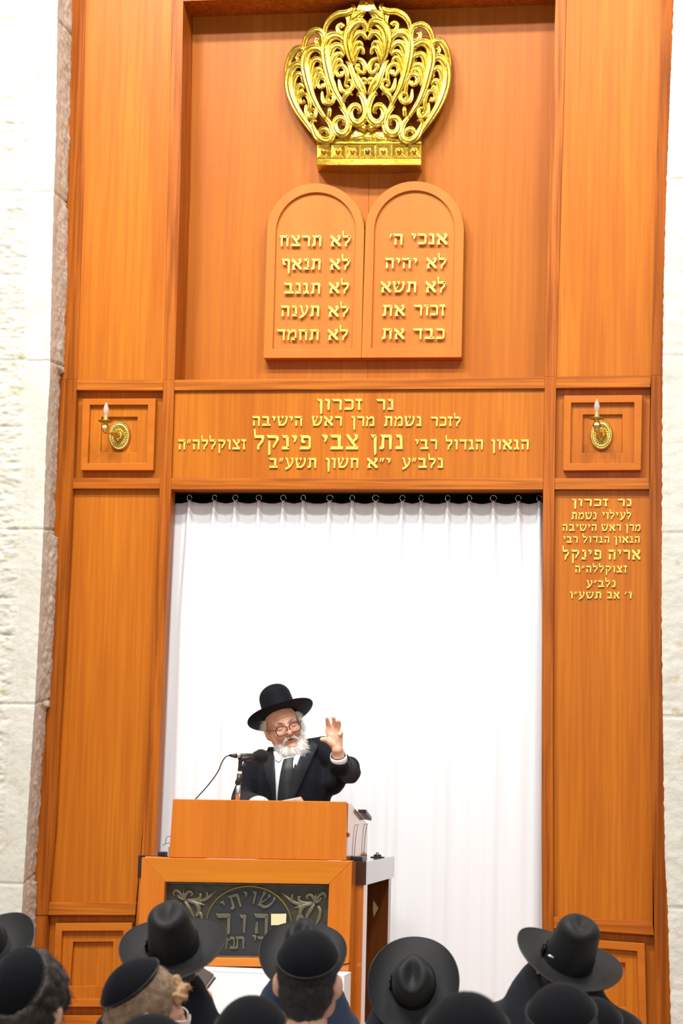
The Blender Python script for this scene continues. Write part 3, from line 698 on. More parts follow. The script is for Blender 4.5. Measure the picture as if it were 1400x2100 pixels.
# ------------------------------------------------------------------ curtain
cu = empty('ark_curtain', (-1.85, 12.16, .3), 'tall white pleated curtain hanging in the opening of the wooden ark', 'curtain')
PL = [390, 441.4, 484, 532, 582, 623, 677, 723, 771, 826, 864, 918.6, 963, 1012, 1063, 1106]
LEAN = [-3, -9, -4, -2, -6, -2, -10, -2, -3, -12, -2, -4, -3, 2, 4, 2]
YCU = 12.155
zt = P(740, 1029, YCU).z
px_x = [P(p, 1028, YCU).x for p in PL]
xl, xr = -2.985, -.735
def curtain(u, v):
    x = xl+(xr-xl)*u; t = 1-v          # t: 0 top, 1 bottom
    h = 0; low = 1e9
    for i, q in enumerate(px_x):
        cx = q+LEAN[i]/350*min(t*5, 1)
        wd = .013+.02*min(t*4, 1)+.012*math.sin(i*2.1)**2*min(t*3, 1)
        g = math.exp(-abs((x-cx)/wd)**3)
        h = max(h, g*(.040-.032*min(t*3.5, 1)*(.6+.4*math.sin(i*1.7)**2)))
        low = min(low, abs(x-q))
    h += .006*noise.noise(Vector((x*6, t*1.5, 3)))*min(1, t*4)+.004*math.sin(x*43+2*noise.noise(Vector((x*3, t*2, 0))))*min(1, t*3)
    h -= .012*min(low/.06, 1)*(1-min(t*5, 1))
    z = .32+(zt-.32)*v
    if v == 1: z = zt-.010*min(low/.055, 1)
    return Vector((x, YCU-h, z if v < 1 else z))
cb = MB().grid(640, 90, curtain)
co = cb.build('cloth', M_CURT, cu, smooth=True)
sm = co.modifiers.new('thick', 'SOLIDIFY'); sm.thickness = .0015
zr = P(740, 1012, YCU).z
MB().tube([(xl, YCU-.012, zr+.012), (xr, YCU-.012, zr+.012)], .004, 8).build('curtain_rod', M_VOID, cu)
for i, q in enumerate(px_x):
    mb = MB(); R0_ = .0175; ph = random.uniform(-.5, .5); tw = random.uniform(.7, 1.1)
    pts = [(q+math.cos(a)*R0_*tw, YCU-.022+math.cos(a)*.004, zt+.019+math.sin(a)*R0_) for a in [ph+2*math.pi*k/20*.93 for k in range(21)]]
    mb.tube(pts, .0017, 6); mb.box(q-.003, q+.003, YCU-.034, YCU-.024, zt-.006, zt+.004)
    mb.build('curtain_ring', M_STEEL, cu, smooth=True)

# ------------------------------------------------------------------ sconces
def sconce(cx, cy, bx, by, lab):
    """cx,cy oval backplate centre; bx,by bulb tip"""
    c = P(cx, cy, 12.03)
    t = empty('wall_sconce', c, lab, 'wall lamp', 'candle wall lamps')
    mb = MB(); A, B = .066, .090
    def plate(u, v):
        a = 2*math.pi*u; r_ = v
        prof = [(0, .026), (.25, .024), (.45, .013), (.62, .014), (.66, .020), (.78, .020), (.80, .013), (.86, .017), (.93, .017), (1, .0)]
        h = interp(r_, [p[0] for p in prof], [p[1] for p in prof])
        if .25 < r_ < .62: h += .006*math.sin(a*22)
        if .80 < r_ < .98: h += .0035*math.sin(a*44+r_*20)
        return Vector((c.x+A*r_*math.cos(a), 12.050-h, c.z+B*r_*math.sin(a)))
    mb.grid(176, 34, plate, wrap=True); mb.add([Vector((c.x+A*math.cos(2*math.pi*k/48), 12.056, c.z+B*math.sin(2*math.pi*k/48))) for k in range(48)], [tuple(range(48))])
    mb.build('backplate', M_BRASS, t, smooth=True)
    MB().ell((c.x-.002, 12.008, c.z-.028), (.012, .014, .014)).ell((c.x, 12.006, c.z+.004), (.013, .014, .013)).build('boss', M_BRASS, t, smooth=True)
    # candle end of the arm stands out from the plate
    e = P(bx, by+29, 11.87)
    arm = MB(); pts = spline([(c.x, 12.01, c.z-.0), (c.x+(e.x-c.x)*.3, 11.965, c.z-.005), (e.x+(c.x-e.x)*.3, 11.92, c.z-.004), (e.x, 11.875, c.z+.002), (e.x, 11.868, e.z-.045)], 5)
    arm.tube(pts, [.012+.006*math.sin(k*.5) for k in range(len(pts))], 10); arm.build('arm', M_BRASS, t, smooth=True)
    MB().lathe([(.0, -.022), (.02, -.018), (.026, -.006), (.021, .008), (.013, .016), (.012, .024), (0, .024)], (e.x, 11.868, e.z-.062), 6).build('cup', M_BRASS, t, bevel=.001)
    MB().lathe([(.003, -.006), (.014, -.004), (.040, .004), (.045, .010), (.043, .012), (.036, .006), (.012, .0), (.003, .0)], (e.x, 11.868, e.z-.034), 32).build('drip_pan', M_BRASSD, t, smooth=True)
    MB().lathe([(.0, 0), (.0145, 0), (.0145, .044), (.012, .046), (.0, .046)], (e.x, 11.868, e.z-.036), 20).build('candle_sleeve', mat('brass_sleeve', (.78, .6, .2), .35, .7), t, smooth=False)
    b = MB().lathe([(.0, .0), (.009, .0), (.0125, .008), (.017, .024), (.0165, .040), (.011, .060), (.004, .076), (.0005, .082)], (e.x, 11.868, e.z+.008), 24).build('bulb', M_GLASS, t, smooth=True)
    MB().tube([(e.x, 11.868, e.z+.012), (e.x-.003, 11.868, e.z+.032), (e.x+.003, 11.868, e.z+.040), (e.x, 11.868, e.z+.044)], .0012, 5).lathe([(0, 0), (.005, 0), (.004, .014), (0, .016)], (e.x, 11.868, e.z+.010), 10).build('filament', M_BRASS, b)
sconce(244, 893, 217, 826, 'brass candle wall lamp with clear bulb on the left square panel')
sconce(1232.5, 891, 1223.5, 820, 'brass candle wall lamp with clear bulb on the right square panel')
# ------------------------------------------------------------------ lectern
YL = 9.8
lec = empty('lectern', (P(505, 1800, 10.3).x, 10.3, .3), 'orange wooden lectern with bronze relief plaque and sloping desk, speaker standing behind it', 'lectern')
def fr(pts, yf, yb, name, m, bevel=.003, par=lec): return MB().prism([P(x, y, yf) for x, y in pts], yb).build(name, m, par, bevel=bevel)
# mitred front frame
fo = [(290.5,1758.5),(722,1765.5),(716,2200),(272,2200)]
tl, tr, br_, bl_ = (338,1808.5),(674.5,1813.5),(668,1965),(330,1962)
fr([(290.5,1758.5),(722,1765.5),tr,tl], YL, YL+.06, 'frame_top', M_LECTH)
fr([(290.5,1758.5),tl,bl_,(331,1976),(330,1982),(281.5,1982)], YL, YL+.06, 'frame_side', M_LECT)
fr([(722,1765.5),tr,br_,(668,1984),(715,1975.5)], YL, YL+.06, 'frame_side', M_LECT)
fr([(330.5,1963),(668,1966),(668,1984),(330,1982)], YL, YL+.06, 'frame_bottom', M_LECTH)
fr([(715,1977.5),(668,1986),(668,2170),(712,2170)], YL+.004, YL+.06, 'lower_stile', M_LECT)
fr([(281.5,1984),(330,1984),(326,2170),(275,2170)], YL+.004, YL+.06, 'lower_stile', M_LECT)
zt_ = P(500, 1761, YL).z
xl_, xr_ = P(290, 1758, YL).x, P(722, 1766, YL).x
zb_ = .3
MB().box(xl_+.004, xr_-.03, YL+.06, YL+.13, zb_, zt_-.13).build('body', M_LECT, lec)
MB().box(xl_+.002, xr_+.0, YL+.061, YL+.13, zt_-.13, zt_-.0045).build('top_slab', M_LECT, lec, bevel=.002)
# side panel strip of the front block (right side)
MB().box(xr_-.03, xr_-.002, YL+.06, YL+.13, zb_, zt_-.13).build('side_panel', M_LECT, lec)
# wings that run back on both sides of the speaker
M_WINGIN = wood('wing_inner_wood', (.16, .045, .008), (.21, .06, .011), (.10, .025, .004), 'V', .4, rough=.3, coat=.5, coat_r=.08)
YWG = YL+.131
pA = P(751, 1769, YWG); 
xw = pA.x
for sgn, (xa, xb) in ((1, (xr_-.18, xw)), (-1, (P(283, 1758, YWG).x, xl_+.20))):
    zc0, zc1 = P(770, 1816, YWG).z, zt_-.002
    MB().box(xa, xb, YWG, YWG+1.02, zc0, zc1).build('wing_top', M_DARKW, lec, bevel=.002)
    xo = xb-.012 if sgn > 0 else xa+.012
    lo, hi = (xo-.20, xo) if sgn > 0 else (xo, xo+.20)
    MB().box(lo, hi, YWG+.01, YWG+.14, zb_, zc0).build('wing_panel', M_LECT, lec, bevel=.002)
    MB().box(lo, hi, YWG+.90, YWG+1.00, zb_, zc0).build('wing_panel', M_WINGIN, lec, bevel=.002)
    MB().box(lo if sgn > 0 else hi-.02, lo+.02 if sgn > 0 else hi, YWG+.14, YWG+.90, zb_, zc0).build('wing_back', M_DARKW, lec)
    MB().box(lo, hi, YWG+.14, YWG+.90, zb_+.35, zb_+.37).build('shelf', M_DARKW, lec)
# highlight on the right wing's far inner panel, built as a small pale diamond
_y = YWG+.899
MB().prism([P(765.5, 1846, _y), P(775.5, 1862, _y), P(766, 1881, _y), P(764, 1862, _y)], _y+.002).build('diamond_highlight', M_LABEL, lec)
# desk box
YD = YL+.02
d0 = P(354.5, 1638.5, YD); d1 = P(710.5, 1644, YD); zdt = (d0.z+d1.z)/2; zdb = zt_-.004
xdl, xdr = P(347, 1757, YD).x, P(710, 1764, YD).x
DEP = .68
fr([(354.5,1638.5),(710.5,1644),(709.5,1764.5),(346,1758.5)], YD, YD+.025, 'desk_front', M_LECT)
def side(x0, x1):
    mb = MB(); pr = [(YD+.025, zdb), (YD+DEP, zdb), (YD+DEP, zdb+.17), (YD+.12, zdt-.005), (YD+.025, zdt-.003)]
    n = 5; vs = [(x0, y, z) for y, z in pr]+[(x1, y, z) for y, z in pr]
    mb.add(vs, [tuple(range(n)), tuple(range(2*n-1, n-1, -1))]+[(i, n+i, n+(i+1) % n, (i+1) % n) for i in range(n)]); return mb
M_SIDE = wood('lectern_side_wood', (.50, .16, .03), (.58, .20, .04), (.42, .11, .02), 'V', .2, rough=.25, coat=1.0, coat_r=.05, off=12)
side(xdr-.025, xdr-.001).build('desk_side', M_SIDE, lec, bevel=.002, fix=True)
side(xdl+.008, xdl+.03).build('desk_side', M_SIDE, lec, bevel=.002, fix=True)
sl = (zdb+.17-(zdt-.005))/(DEP-.12)
mb = MB(); y0, y1 = YD+.12, YD+DEP; z0 = zdt-.012; z1 = z0+sl*(y1-y0)
mb.add([(xdl+.03,y0,z0),(xdr-.025,y0,z0),(xdr-.025,y1,z1),(xdl+.03,y1,z1),(xdl+.03,y0,z0-.02),(xdr-.025,y0,z0-.02),(xdr-.025,y1,z1-.02),(xdl+.03,y1,z1-.02)],[(0,1,2,3),(7,6,5,4),(0,4,5,1),(1,5,6,2),(2,6,7,3),(3,7,4,0)]).build('desk_top', M_LECT, lec)
MB().box(xdl+.03, xdr-.025, YD+.025, YD+.12, zdt-.03, zdt-.012).build('desk_ledge', M_LECT, lec)
dz = lambda y: z0+sl*(y-y0)
# small metal clip and the two thin wires on the desk side
q = P(735, 1680, YD+.42)
mb = MB(); ya, yb = YD+.40, YD+.60
mb.add([(xdr-.01,ya,dz(ya)+.030),(xdr+.030,ya,dz(ya)+.030),(xdr+.030,yb,dz(yb)+.030),(xdr-.01,yb,dz(yb)+.030),(xdr-.01,ya,dz(ya)+.016),(xdr+.030,ya,dz(ya)+.010),(xdr+.030,yb,dz(yb)+.010),(xdr-.01,yb,dz(yb)+.016)],[(0,1,2,3),(7,6,5,4),(0,4,5,1),(1,5,6,2),(2,6,7,3),(3,7,4,0)])
mb.build('page_clip', M_BLACKP, lec, bevel=.002)
for yy in (YD+.24, YD+.55):
    pts = spline([(xdr+.004, yy+.10, zdb+.17), (xdr+.006, yy+.05, zdb+.165), (xdr+.005, yy+.0, zdb+.10), (xdr+.004, yy-.03, zdb+.0)], 6)
    MB().tube(pts, .0016, 6).build('side_wire', mat('rusty_wire', (.25, .10, .05), .6), lec)
MB().lathe([(0,0),(.010,0),(.012,.004),(.006,.010),(0,.010)], (0,0,0), 14, Matrix.Rotation(R(90), 4, 'Y')).xf(Matrix.Translation((xdr-.001, YD+.03, P(708,1712,YD).z))).build('screw_cap', M_BRASSD, lec)

# plaque
plq = MB()
YP = YL+.045
pc = [(336,1806),(677,1812),(671,1967),(328,1964)]
plq.prism([P(x, y, YP) for x, y in pc], YP+.012)
PLQ = plq.build('plaque', M_PLAQUE, lec)
def c8(x, y): return (320+x/3.684, 1790+y/3.684)
def pp(x, y, h=0): return P(*c8(x, y), YP-h)
# arched inner field
pts = [pp(370, 640, .003)]
for k in range(0, 25):
    a = math.pi*(1-k/24); pts.append(pp(700+322*math.cos(a), 395-295*math.sin(a)+ .0*k, .003))
pts += [pp(1020, 640, .003)]
MB().prism(pts, YP).build('arched_field', M_PLAQUEI, PLQ)
mb = MB(); mb.tube([pp(372, 640, .004)]+[pp(700+322*math.cos(math.pi*(1-k/24)), 395-295*math.sin(math.pi*k/24), .004) for k in range(25)]+[pp(1020, 640, .004)], .0045, 8)
mb.build('arch_moulding', M_PLAQUER, PLQ)
mb = MB()
for a, b in (((75,75),(1300,98)), ((68,628),(1290,640))):
    mb.tube([pp(*a, .003), pp(*b, .003)], .0035, 6)
mb.build('plaque_rim', M_PLAQUEB, PLQ)
def arcword(txt, specs, m):
    for c, (cx, cy, hgt, rot) in zip(txt, specs):
        wd, polys = GL[c]; mb = MB(); s_ = hgt
        for pl in polys:
            o_ = []
            for a, b in pl:
                u, v = (a-wd/2)*s_, -(b-.5)*s_
                ca, sa = math.cos(R(rot)), math.sin(R(rot)); o_.append(pp(cx+u*ca-v*sa, cy+u*sa+v*ca, .011))
            mb.prism(o_, YP-.002)
        mb.build('relief_letter', m, PLQ, bevel=.0015)
arcword('שויתי', [(830,215,112,30),(737,185,95,12),(675,185,90,-2),(595,215,105,-18),(517,250,85,-35)], M_PLAQUEB)
arcword('הוה', [(795,385,148,2),(655,385,135,1),(510,385,150,0)], M_PLAQUEB)
arcword('לנגדי', [(1000,530,95,4),(930,535,95,3),(870,535,95,2),(800,530,95,1),(742,515,90,0)], M_PLAQUEB)
arcword('תמיד', [(632,528,92,0),(560,528,92,0),(480,515,80,0),(420,530,92,0)], M_PLAQUEB)
MB().prism([pp(868,310,.016), pp(983,309,.016), pp(980,395,.016), pp(868,395,.016)], YP-.013).build('paper_slip', M_LABEL, PLQ)
def swirl(pts, w0, w1):
    P2 = spline([pp(*p, .004)[:] for p in pts], 6); n = len(P2)
    return MB().tube([Vector(p) for p in P2], [1.45*(w0+(w1-w0)*i/(n-1))*(.45+.55*math.sin(math.pi*min(1, (i+.6)/n*1.1))) for i in range(n)], 8, flat=.8)
LEAF = [([(300,330),(325,280),(300,230),(250,215),(215,205)], .010, .006), ([(215,205),(180,190),(165,170),(175,200)], .006, .003), ([(210,200),(180,150),(150,130),(130,150),(140,175)], .007, .006),
    ([(215,200),(225,160),(250,140),(275,155),(262,175)], .007, .006), ([(208,195),(208,160),(205,130)], .006, .003), ([(230,205),(300,205),(330,190),(335,160),(318,160)], .008, .006),
    ([(250,210),(320,215),(380,195),(425,160),(460,130)], .008, .004), ([(340,205),(380,190),(385,150),(370,140)], .006, .005), ([(300,230),(335,235),(372,242)], .008, .003), ([(320,290),(345,330),(330,370)], .009, .004),
    ([(215,215),(240,250),(270,300),(290,340)], .009, .006), ([(190,230),(170,270),(185,330),(210,370)], .009, .006)]
for k, (pts, a, b_) in enumerate(LEAF):
    swirl(pts, a, b_).build('relief_leaf', M_PLAQUEB, PLQ, smooth=True)
    swirl([(1400-x+12, y+22) for x, y in pts], a, b_).build('relief_leaf', M_PLAQUEB, PLQ, smooth=True)

# things standing on the lectern
t = empty('microphone_stand', (P(487, 1637, 9.98).x, 9.98, zdt-.02), 'steel and black microphone stand rising from the lectern desk', 'stand')
def m_(px, py, Y=9.98): return P(px, py, Y)
MB().tube([m_(486.5,1645), m_(489,1607)], .0115, 16).build('pole', M_CHROME, t, smooth=True)
MB().tube([m_(488,1609), m_(488.5,1604), m_(490,1599), m_(491,1588)], [.014, .017, .013, .0125], 14).build('clutch', M_BLACKP, t, smooth=True)
MB().tube([m_(491,1588), m_(491.3,1582)], .0118, 14).build('collar', mat('cream_tape', (.75, .68, .5), .6), t, smooth=True)
MB().tube([m_(491.3,1582), m_(492.5,1564)], [.010, .0085], 12).tube([m_(492.5,1570), m_(493,1556)], .010, 10).build('upper_tube', M_BLACKP, t, smooth=True)
MB().tube([m_(494,1578), m_(500,1572), m_(504,1566)], .004, 8).tube([m_(500,1575), m_(502,1562)], .0035, 8).build('swivel_screw', M_BLACKP, t, smooth=True)
MB().tube([m_(489,1553), m_(496,1556), m_(518,1555)], [.010, .015, .011], 14).build('clip', M_BLACKP, t, smooth=True)
t = empty('microphone', m_(500, 1548), 'black microphone with round foam windscreen pointing at the speaker', 'microphone')
a_, b_ = m_(494, 1550, 9.975), m_(533, 1551, 10.06)
MB().tube([a_, a_.lerp(b_, .4), a_.lerp(b_, .8), b_], [.0115, .0125, .014, .018], 16).build('body', M_BLACKP, t, smooth=True)
dirm = (b_-a_).normalized()
Mq = dirm.to_track_quat('Z', 'Y').to_matrix()
MB().ell(m_(535, 1551.5, 10.075), (.036, .036, .038), Mq).ell(m_(527, 1551, 10.05), (.026, .026, .026), Mq).build('windscreen', M_FOAM, t, smooth=True)
MB().tube([m_(494,1550,9.975), m_(485,1550,9.955)], .0105, 14).build('connector', M_CHROME, t, smooth=True)
MB().tube([m_(485,1550.3,9.955), m_(480,1550,9.95), m_(470,1549,9.94)], [.0115, .010, .005], 14).build('plug_sleeve', M_BLACKP, t, smooth=True)
cb_ = [m_(471,1549,9.94), m_(463,1552,9.93), m_(455,1563,9.93), m_(448,1580,9.93), m_(437,1597,9.93), m_(420,1618,9.94), m_(405,1634,9.95), m_(398,1643,9.97)]
mb = MB(); mb.tube([Vector(p) for p in spline([c[:] for c in cb_], 6)], .0028, 8)
tag(mb.build('microphone_cable', M_BLACKP, None, smooth=True), 'thin black microphone cable curving down to the left edge of the desk', 'cable')
# open book on the desk
bk_ = empty('open_book', (P(560, 1638, YD+.22).x, YD+.22, dz(YD+.22)), 'open book with white pages lying on the lectern desk before the speaker', 'book')
def leafs(xc, hw, hz, ya, yb, rise):
    mb = MB()
    def fn(u, v):
        y = ya+(yb-ya)*v; x = xc-hw+2*hw*u
        return Vector((x, y, dz(y)+.004+hz*math.sin(math.pi*u)**.6*(1-.3*v)+rise*(1-v)))
    mb.grid(18, 8, fn)
    mb.grid(18, 2, lambda u, v: Vector((xc-hw+2*hw*u, ya, (dz(ya)+.002) if v == 0 else fn(u, 0).z)))
    return mb
pg0, pg1 = P(532, 1638, YD+.14), P(600, 1638, YD+.14)
leafs(pg0.x, .052, .030, YD+.125, YD+.40, .0).build('page_block', M_PAPER, bk_, smooth=True)
mb = leafs(pg1.x-.01, .058, .010, YD+.125, YD+.40, .0)
c0 = P(617, 1633.5, YD+.13); mb.add([(pg1.x-.06, YD+.128, dz(YD+.128)+.012), (c0.x, YD+.13, c0.z), (c0.x+.012, YD+.2, dz(YD+.2)+.012), (pg1.x-.05, YD+.3, dz(YD+.3)+.010)], [(0,1,2,3)])
mb.build('page_block', M_PAPER, bk_, smooth=False)

def small(name, lab, cat, mb, m, bevel=.002):
    return tag(mb.build(name, m, None, bevel=bevel), lab, cat)
q = P(332.5, 1753, YL+.10)
small('black_case', 'small black case on the left end of the lectern top', 'case', MB().box(q.x-.018, q.x+.018, YL+.08, YL+.14, zt_-.003, zt_+.019), M_BLACKP, .004)
q = P(349.5, 1748, YL+.02)
q2 = P(740, 1762, YWG+.35)
t = empty('power_adapter', (xw-.06, YWG+.2, zt_-.002), 'flat black adapter box on the right wing beside the desk', 'adapter')
MB().box(xw-.075, xw-.022, YWG+.02, YWG+.16, zt_-.002, zt_+.020).build('case', M_BLACKP, t, bevel=.003)
MB().box(xw-.095, xw-.075, YWG+.03, YWG+.07, zt_-.002, zt_+.010).build('plug', M_BLACKP, t, bevel=.002)
t = empty('round_fitting', (xw-.03, YWG+.70, zt_), 'round black knob-shaped fitting on the right wing of the lectern', 'fitting')
kx = P(778, 1766, YWG+.60).x-.005
kx = xw-.045
MB().lathe([(0,0),(.036,0),(.036,.004),(.020,.007),(.019,.014),(.010,.017),(0,.017)], (kx, YWG+.70, zt_-.002), 24).build('base', M_BLACKP, t)
MB().lathe([(0,0),(.009,0),(.008,.008),(.005,.010),(0,.010)], (kx, YWG+.70, zt_+.015), 16).build('post', M_CHROME, t)
w_ = MB(); ww = [P(340,1735,YD+.02), P(342,1727,YD+.02), P(344,1717,YD+.02), P(351,1714.5,YD+.02)]
w_.tube([Vector(p) for p in spline([c[:] for c in [P(333,1734.5,YD+.012), P(338,1731,YD+.01), P(344,1729,YD+.01), P(352,1728.5,YD+.012)]], 5)], .0013, 6)
w_.tube([Vector(p) for p in spline([c[:] for c in [P(339,1729.5,YD+.01), P(341,1719,YD+.01), P(345,1715.5,YD+.01), P(353,1714.5,YD+.012)]], 5)], .0013, 6)
tag(w_.build('wire_hook', M_BLACKP, lec), kind=None)
MB().prism([P(344.5,1738,YD+.02), P(350,1735,YD+.02), P(350,1757.5,YD+.02), P(344.8,1757.5,YD+.02)], YD+.12).build('bracket', mat('grey_bracket', (.30, .31, .28), .5), lec)

# white-covered table in front of the lectern
yt0, yt1 = 9.58, 9.78
zt2 = P(500, 1985, yt1).z
xa, xb = P(372, 1984, yt0).x, P(706, 1984, yt0).x
tb = empty('side_table', ((xa+xb)/2, 9.5, 0), 'low table under a plain white cloth directly in front of the lectern', 'table')
def cl(u, v):
    # runs round the four sides; v from floor to the top
    c = [(xa, yt0), (xb, yt0), (xb, yt1), (xa, yt1)]; s_ = u*4; k = int(s_) % 4; f_ = s_-int(s_)
    p, q_ = c[k], c[(k+1) % 4]; x = p[0]+(q_[0]-p[0])*f_; y = p[1]+(q_[1]-p[1])*f_
    o_ = .006*math.sin(u*60)*(1-v)
    nx, ny = [(0, -1), (1, 0), (0, 1), (-1, 0)][k]
    return Vector((x+nx*o_, y+ny*o_, .02+(zt2-.02)*v))
mb = MB().grid(240, 6, cl, wrap=True); mb.box(xa-.001, xb+.001, yt0-.001, yt1+.001, zt2-.004, zt2)
mb.build('cloth', M_WHITEC, tb)
for x in (xa+.04, xb-.04):
    for y in (yt0+.03, yt1-.03): MB().box(x-.02, x+.02, y-.02, y+.02, 0, zt2-.03).build('leg', M_LECT, tb)
# ------------------------------------------------------------------ people
def strands(mb, roots, length, rad, seg=4, curl=.3, droop=(0, 0, -1), drp=.4, seed=1):
    rnd = random.Random(seed)
    for p, n in roots:
        L = length*rnd.uniform(.55, 1.2); d = Vector(n)+Vector([rnd.uniform(-curl, curl) for _ in range(3)]); d.normalize()
        pts = [Vector(p)]; q = Vector(p)
        tw = Vector([rnd.uniform(-1, 1) for _ in range(3)])*curl*.8
        for k in range(seg):
            d = (d+Vector(droop)*drp/seg+tw/seg*math.cos(k*1.3)).normalized(); q = q+d*(L/seg); pts.append(q.copy())
        mb.tube(pts, [rad*(1-.8*k/seg) for k in range(seg+1)], 3, cap=False)
    return mb
def surf_roots(me, n, M=None, filt=None, seed=3):
    rnd = random.Random(seed); vs = me.vertices; out = []; tries = 0
    while len(out) < n and tries < n*30:
        tries += 1; v = vs[rnd.randrange(len(vs))]
        if filt is None or filt(v.co, v.normal): out.append((v.co.copy(), v.normal.copy()))
    return out

def head_solid(mb, ears=True, neck=True, nose=True, ex=.085):
    """adult head, front towards -y, eye level z = 0"""
    mb.ell((0, .018, .035), (.076, .096, .088))
    mb.ell((0, -.026, -.022), (.063, .066, .088))
    mb.ell((0, -.030, -.072), (.050, .054, .044))
    for s_ in (-1, 1):
        mb.ell((s_*.036, -.066, -.030), (.027, .024, .026))
        mb.ell((s_*.050, -.02, -.06), (.02, .04, .035)); mb.ell((s_*.056, .0, -.035), (.019, .034, .045))
        if ears:
            mb.ell((s_*ex, .022, -.008), (.011, .020, .034), Matrix.Rotation(s_*R(22), 3, 'Z'))
            mb.ell((s_*.076, .014, -.034), (.007, .010, .012))
    mb.caps((-.040, -.074, .020), (.040, -.074, .020), .014, .014)
    if nose:
        mb.caps((0, -.086, .010), (0, -.108, -.030), .008, .0135)
        for s_ in (-1, 1): mb.ell((s_*.0125, -.098, -.035), (.0085, .010, .008))
    mb.ell((0, -.082, -.058), (.028, .015, .014)); mb.ell((0, -.078, -.094), (.022, .018, .017))
    if neck: mb.caps((0, .030, -.06), (0, .045, -.19), .052, .058)
    return mb

# ---- speaker
YS = 10.98
def W(px, py, dy=0.0): return P(px, py, YS+dy)
K = .9  # head scale tuning kept with the builder
Mh = Matrix.Translation(W(581, 1491)) @ Matrix.Rotation(R(10.5), 4, 'Z') @ Matrix.Rotation(R(-18), 4, 'Y') @ Matrix.Rotation(R(4), 4, 'X') @ Matrix.Rotation(R(10), 4, 'Z') @ Matrix.Scale(1.13, 4)
sp = empty('person', (W(590, 1600).x, YS, .3), 'old man with white beard, black hat and glasses, one hand raised, speaking behind the lectern', 'person')
hb = head_solid(MB(), ex=.079)
# raised hand and forearm, the lowered arm's hand, all in the same body skin
hand = MB()
HW = lambda x, y, d=0.0: P(640+x/11.667, 1440+y/11.667, YS-.30+d)
hand.caps(HW(640,1420,.06), HW(600,1130,.0), .034, .030)
kn = [(385,700,0), (500,665,-.004), (590,690,-.004), (665,800,0)]
for x, y, d in kn: hand.caps(HW(600,1120,0), HW(x, y, d), .027, .0155)
hand.caps(HW(545,1000,.002), HW(500,800,-.002), .028, .022)
def finger(mb, js, rs):
    for i in range(len(js)-1): mb.caps(HW(*js[i]), HW(*js[i+1]), rs[i], rs[i+1])
fg = []
finger(hand, [(385,700,0),(385,560,-.006),(370,470,-.022),(350,385,-.040)], [.0145,.0125,.0115,.0085])
finger(hand, [(500,665,-.004),(525,520,-.008),(530,440,-.028),(500,375,-.050)], [.0140,.0125,.0115,.009])
finger(hand, [(590,690,-.004),(630,590,-.010),(640,500,-.026),(600,455,-.052)], [.0135,.0125,.0115,.009])
finger(hand, [(665,800,0),(690,760,-.012),(680,735,-.034),(650,780,-.046)], [.013,.0118,.0112,.009])
finger(hand, [(560,1040,0),(430,960,-.018),(330,895,-.026),(235,890,-.034)], [.026,.0175,.0145,.0115])
hb.v = [tuple(Mh @ Vector(v)) for v in hb.v]
# neck/torso core and forearm so that the body is one continuous skin
core = MB()
core.caps(W(592, 1535, .04), W(598, 1575, .05), .060, .085)
core.ell(W(600, 1620, .06), (.17, .10, .20)); core.ell(W(600, 1690, .06), (.15, .10, .16))
shL, shR = W(532, 1570, .05), W(660, 1550, .05)
core.caps(W(598, 1565, .05), shL, .065, .055); core.caps(W(598, 1565, .05), shR, .065, .055)
elR = W(716, 1588, .02); elL = W(497, 1645, .03)
core.caps(shR, elR, .045, .04); core.caps(elR, HW(640,1420,.06), .038, .033)
core.caps(shL, elL, .045, .038)
wrL = Vector((P(520, 1640, YD+.42).x, YD+.50, dz(YD+.50)+.045)); core.caps(elL, wrL, .036, .026)
# resting left hand on the desk
core.caps(wrL, wrL+Vector((.05, -.075, .005)), .028, .024)
for k in range(4):
    a0 = wrL+Vector((.028+.018*k, -.085+.006*k, .006)); a1 = a0+Vector((.012, -.040, -.004)); a2 = a1+Vector((.006, -.026, -.012))
    core.caps(a0, a1, .0115, .0105); core.caps(a1, a2, .0105, .0085)
core.caps(wrL+Vector((.03, -.03, 0)), wrL+Vector((.085, -.04, -.006)), .013, .010)
hipz = .3+.86
for s_ in (-1, 1):
    hx = W(600, 1690).x+s_*.10; core.caps((hx, YS+.06, hipz), (hx+s_*.01, YS+.05, .3+.48), .085, .055); core.caps((hx+s_*.01, YS+.05, .3+.48), (hx+s_*.01, YS+.08, .3+.09), .052, .035)
allb = MB(); allb.add(hb.v, hb.f); allb.add(hand.v, hand.f); allb.add(core.v, core.f)
Mi = Mh.inverted()
def facedisp(co, n):
    l = Mi @ co
    if l.length > .2: return co
    d = 0
    for s_ in (-1, 1):
        q = (l-Vector((s_*.031, -.086, .0))); d += .012*math.exp(-(q.x/.015)**2-(q.z/.0085)**2)*math.exp(-(q.y/.03)**2)
        q = l-Vector((s_*.030, -.09, -.018)); d += .0025*math.exp(-(q.x/.012)**2-(q.z/.003)**2)
        # nasolabial and brow folds
        q = l-Vector((s_*(.022+abs(l.z+.035)*.35), -.09, -.042)); d += .003*math.exp(-(q.x/.003)**2-(q.z/.016)**2)*(l.y < -.05)
    q = l-Vector((.002, -.095, -.0615)); d += .010*math.exp(-(q.x/.019)**2-(q.z/.0038)**2)*(l.y < -.06)
    for zz in (.042, .052, .062): d += .0011*math.exp(-((l.z-zz)/.002)**2)*(l.y < -.05)
    d += .0012*noise.noise(l*60)
    return co+(Mh.to_3x3() @ Vector((0, 1, 0))).normalized()*d*1.13
body = fuse(allb, .0032, 5, .5, facedisp)
BODY = link('body', body, M_SKIN, sp, smooth=True)
# lighter palm: same body, second material on the hand
body.materials.append(M_SKINH)
hc = HW(520, 900)
for pl in body.polygons:
    if (pl.center-hc).length < .2 and pl.center.y < YS-.2: pl.material_index = 1
def hp(mb): return mb.xf(Mh)
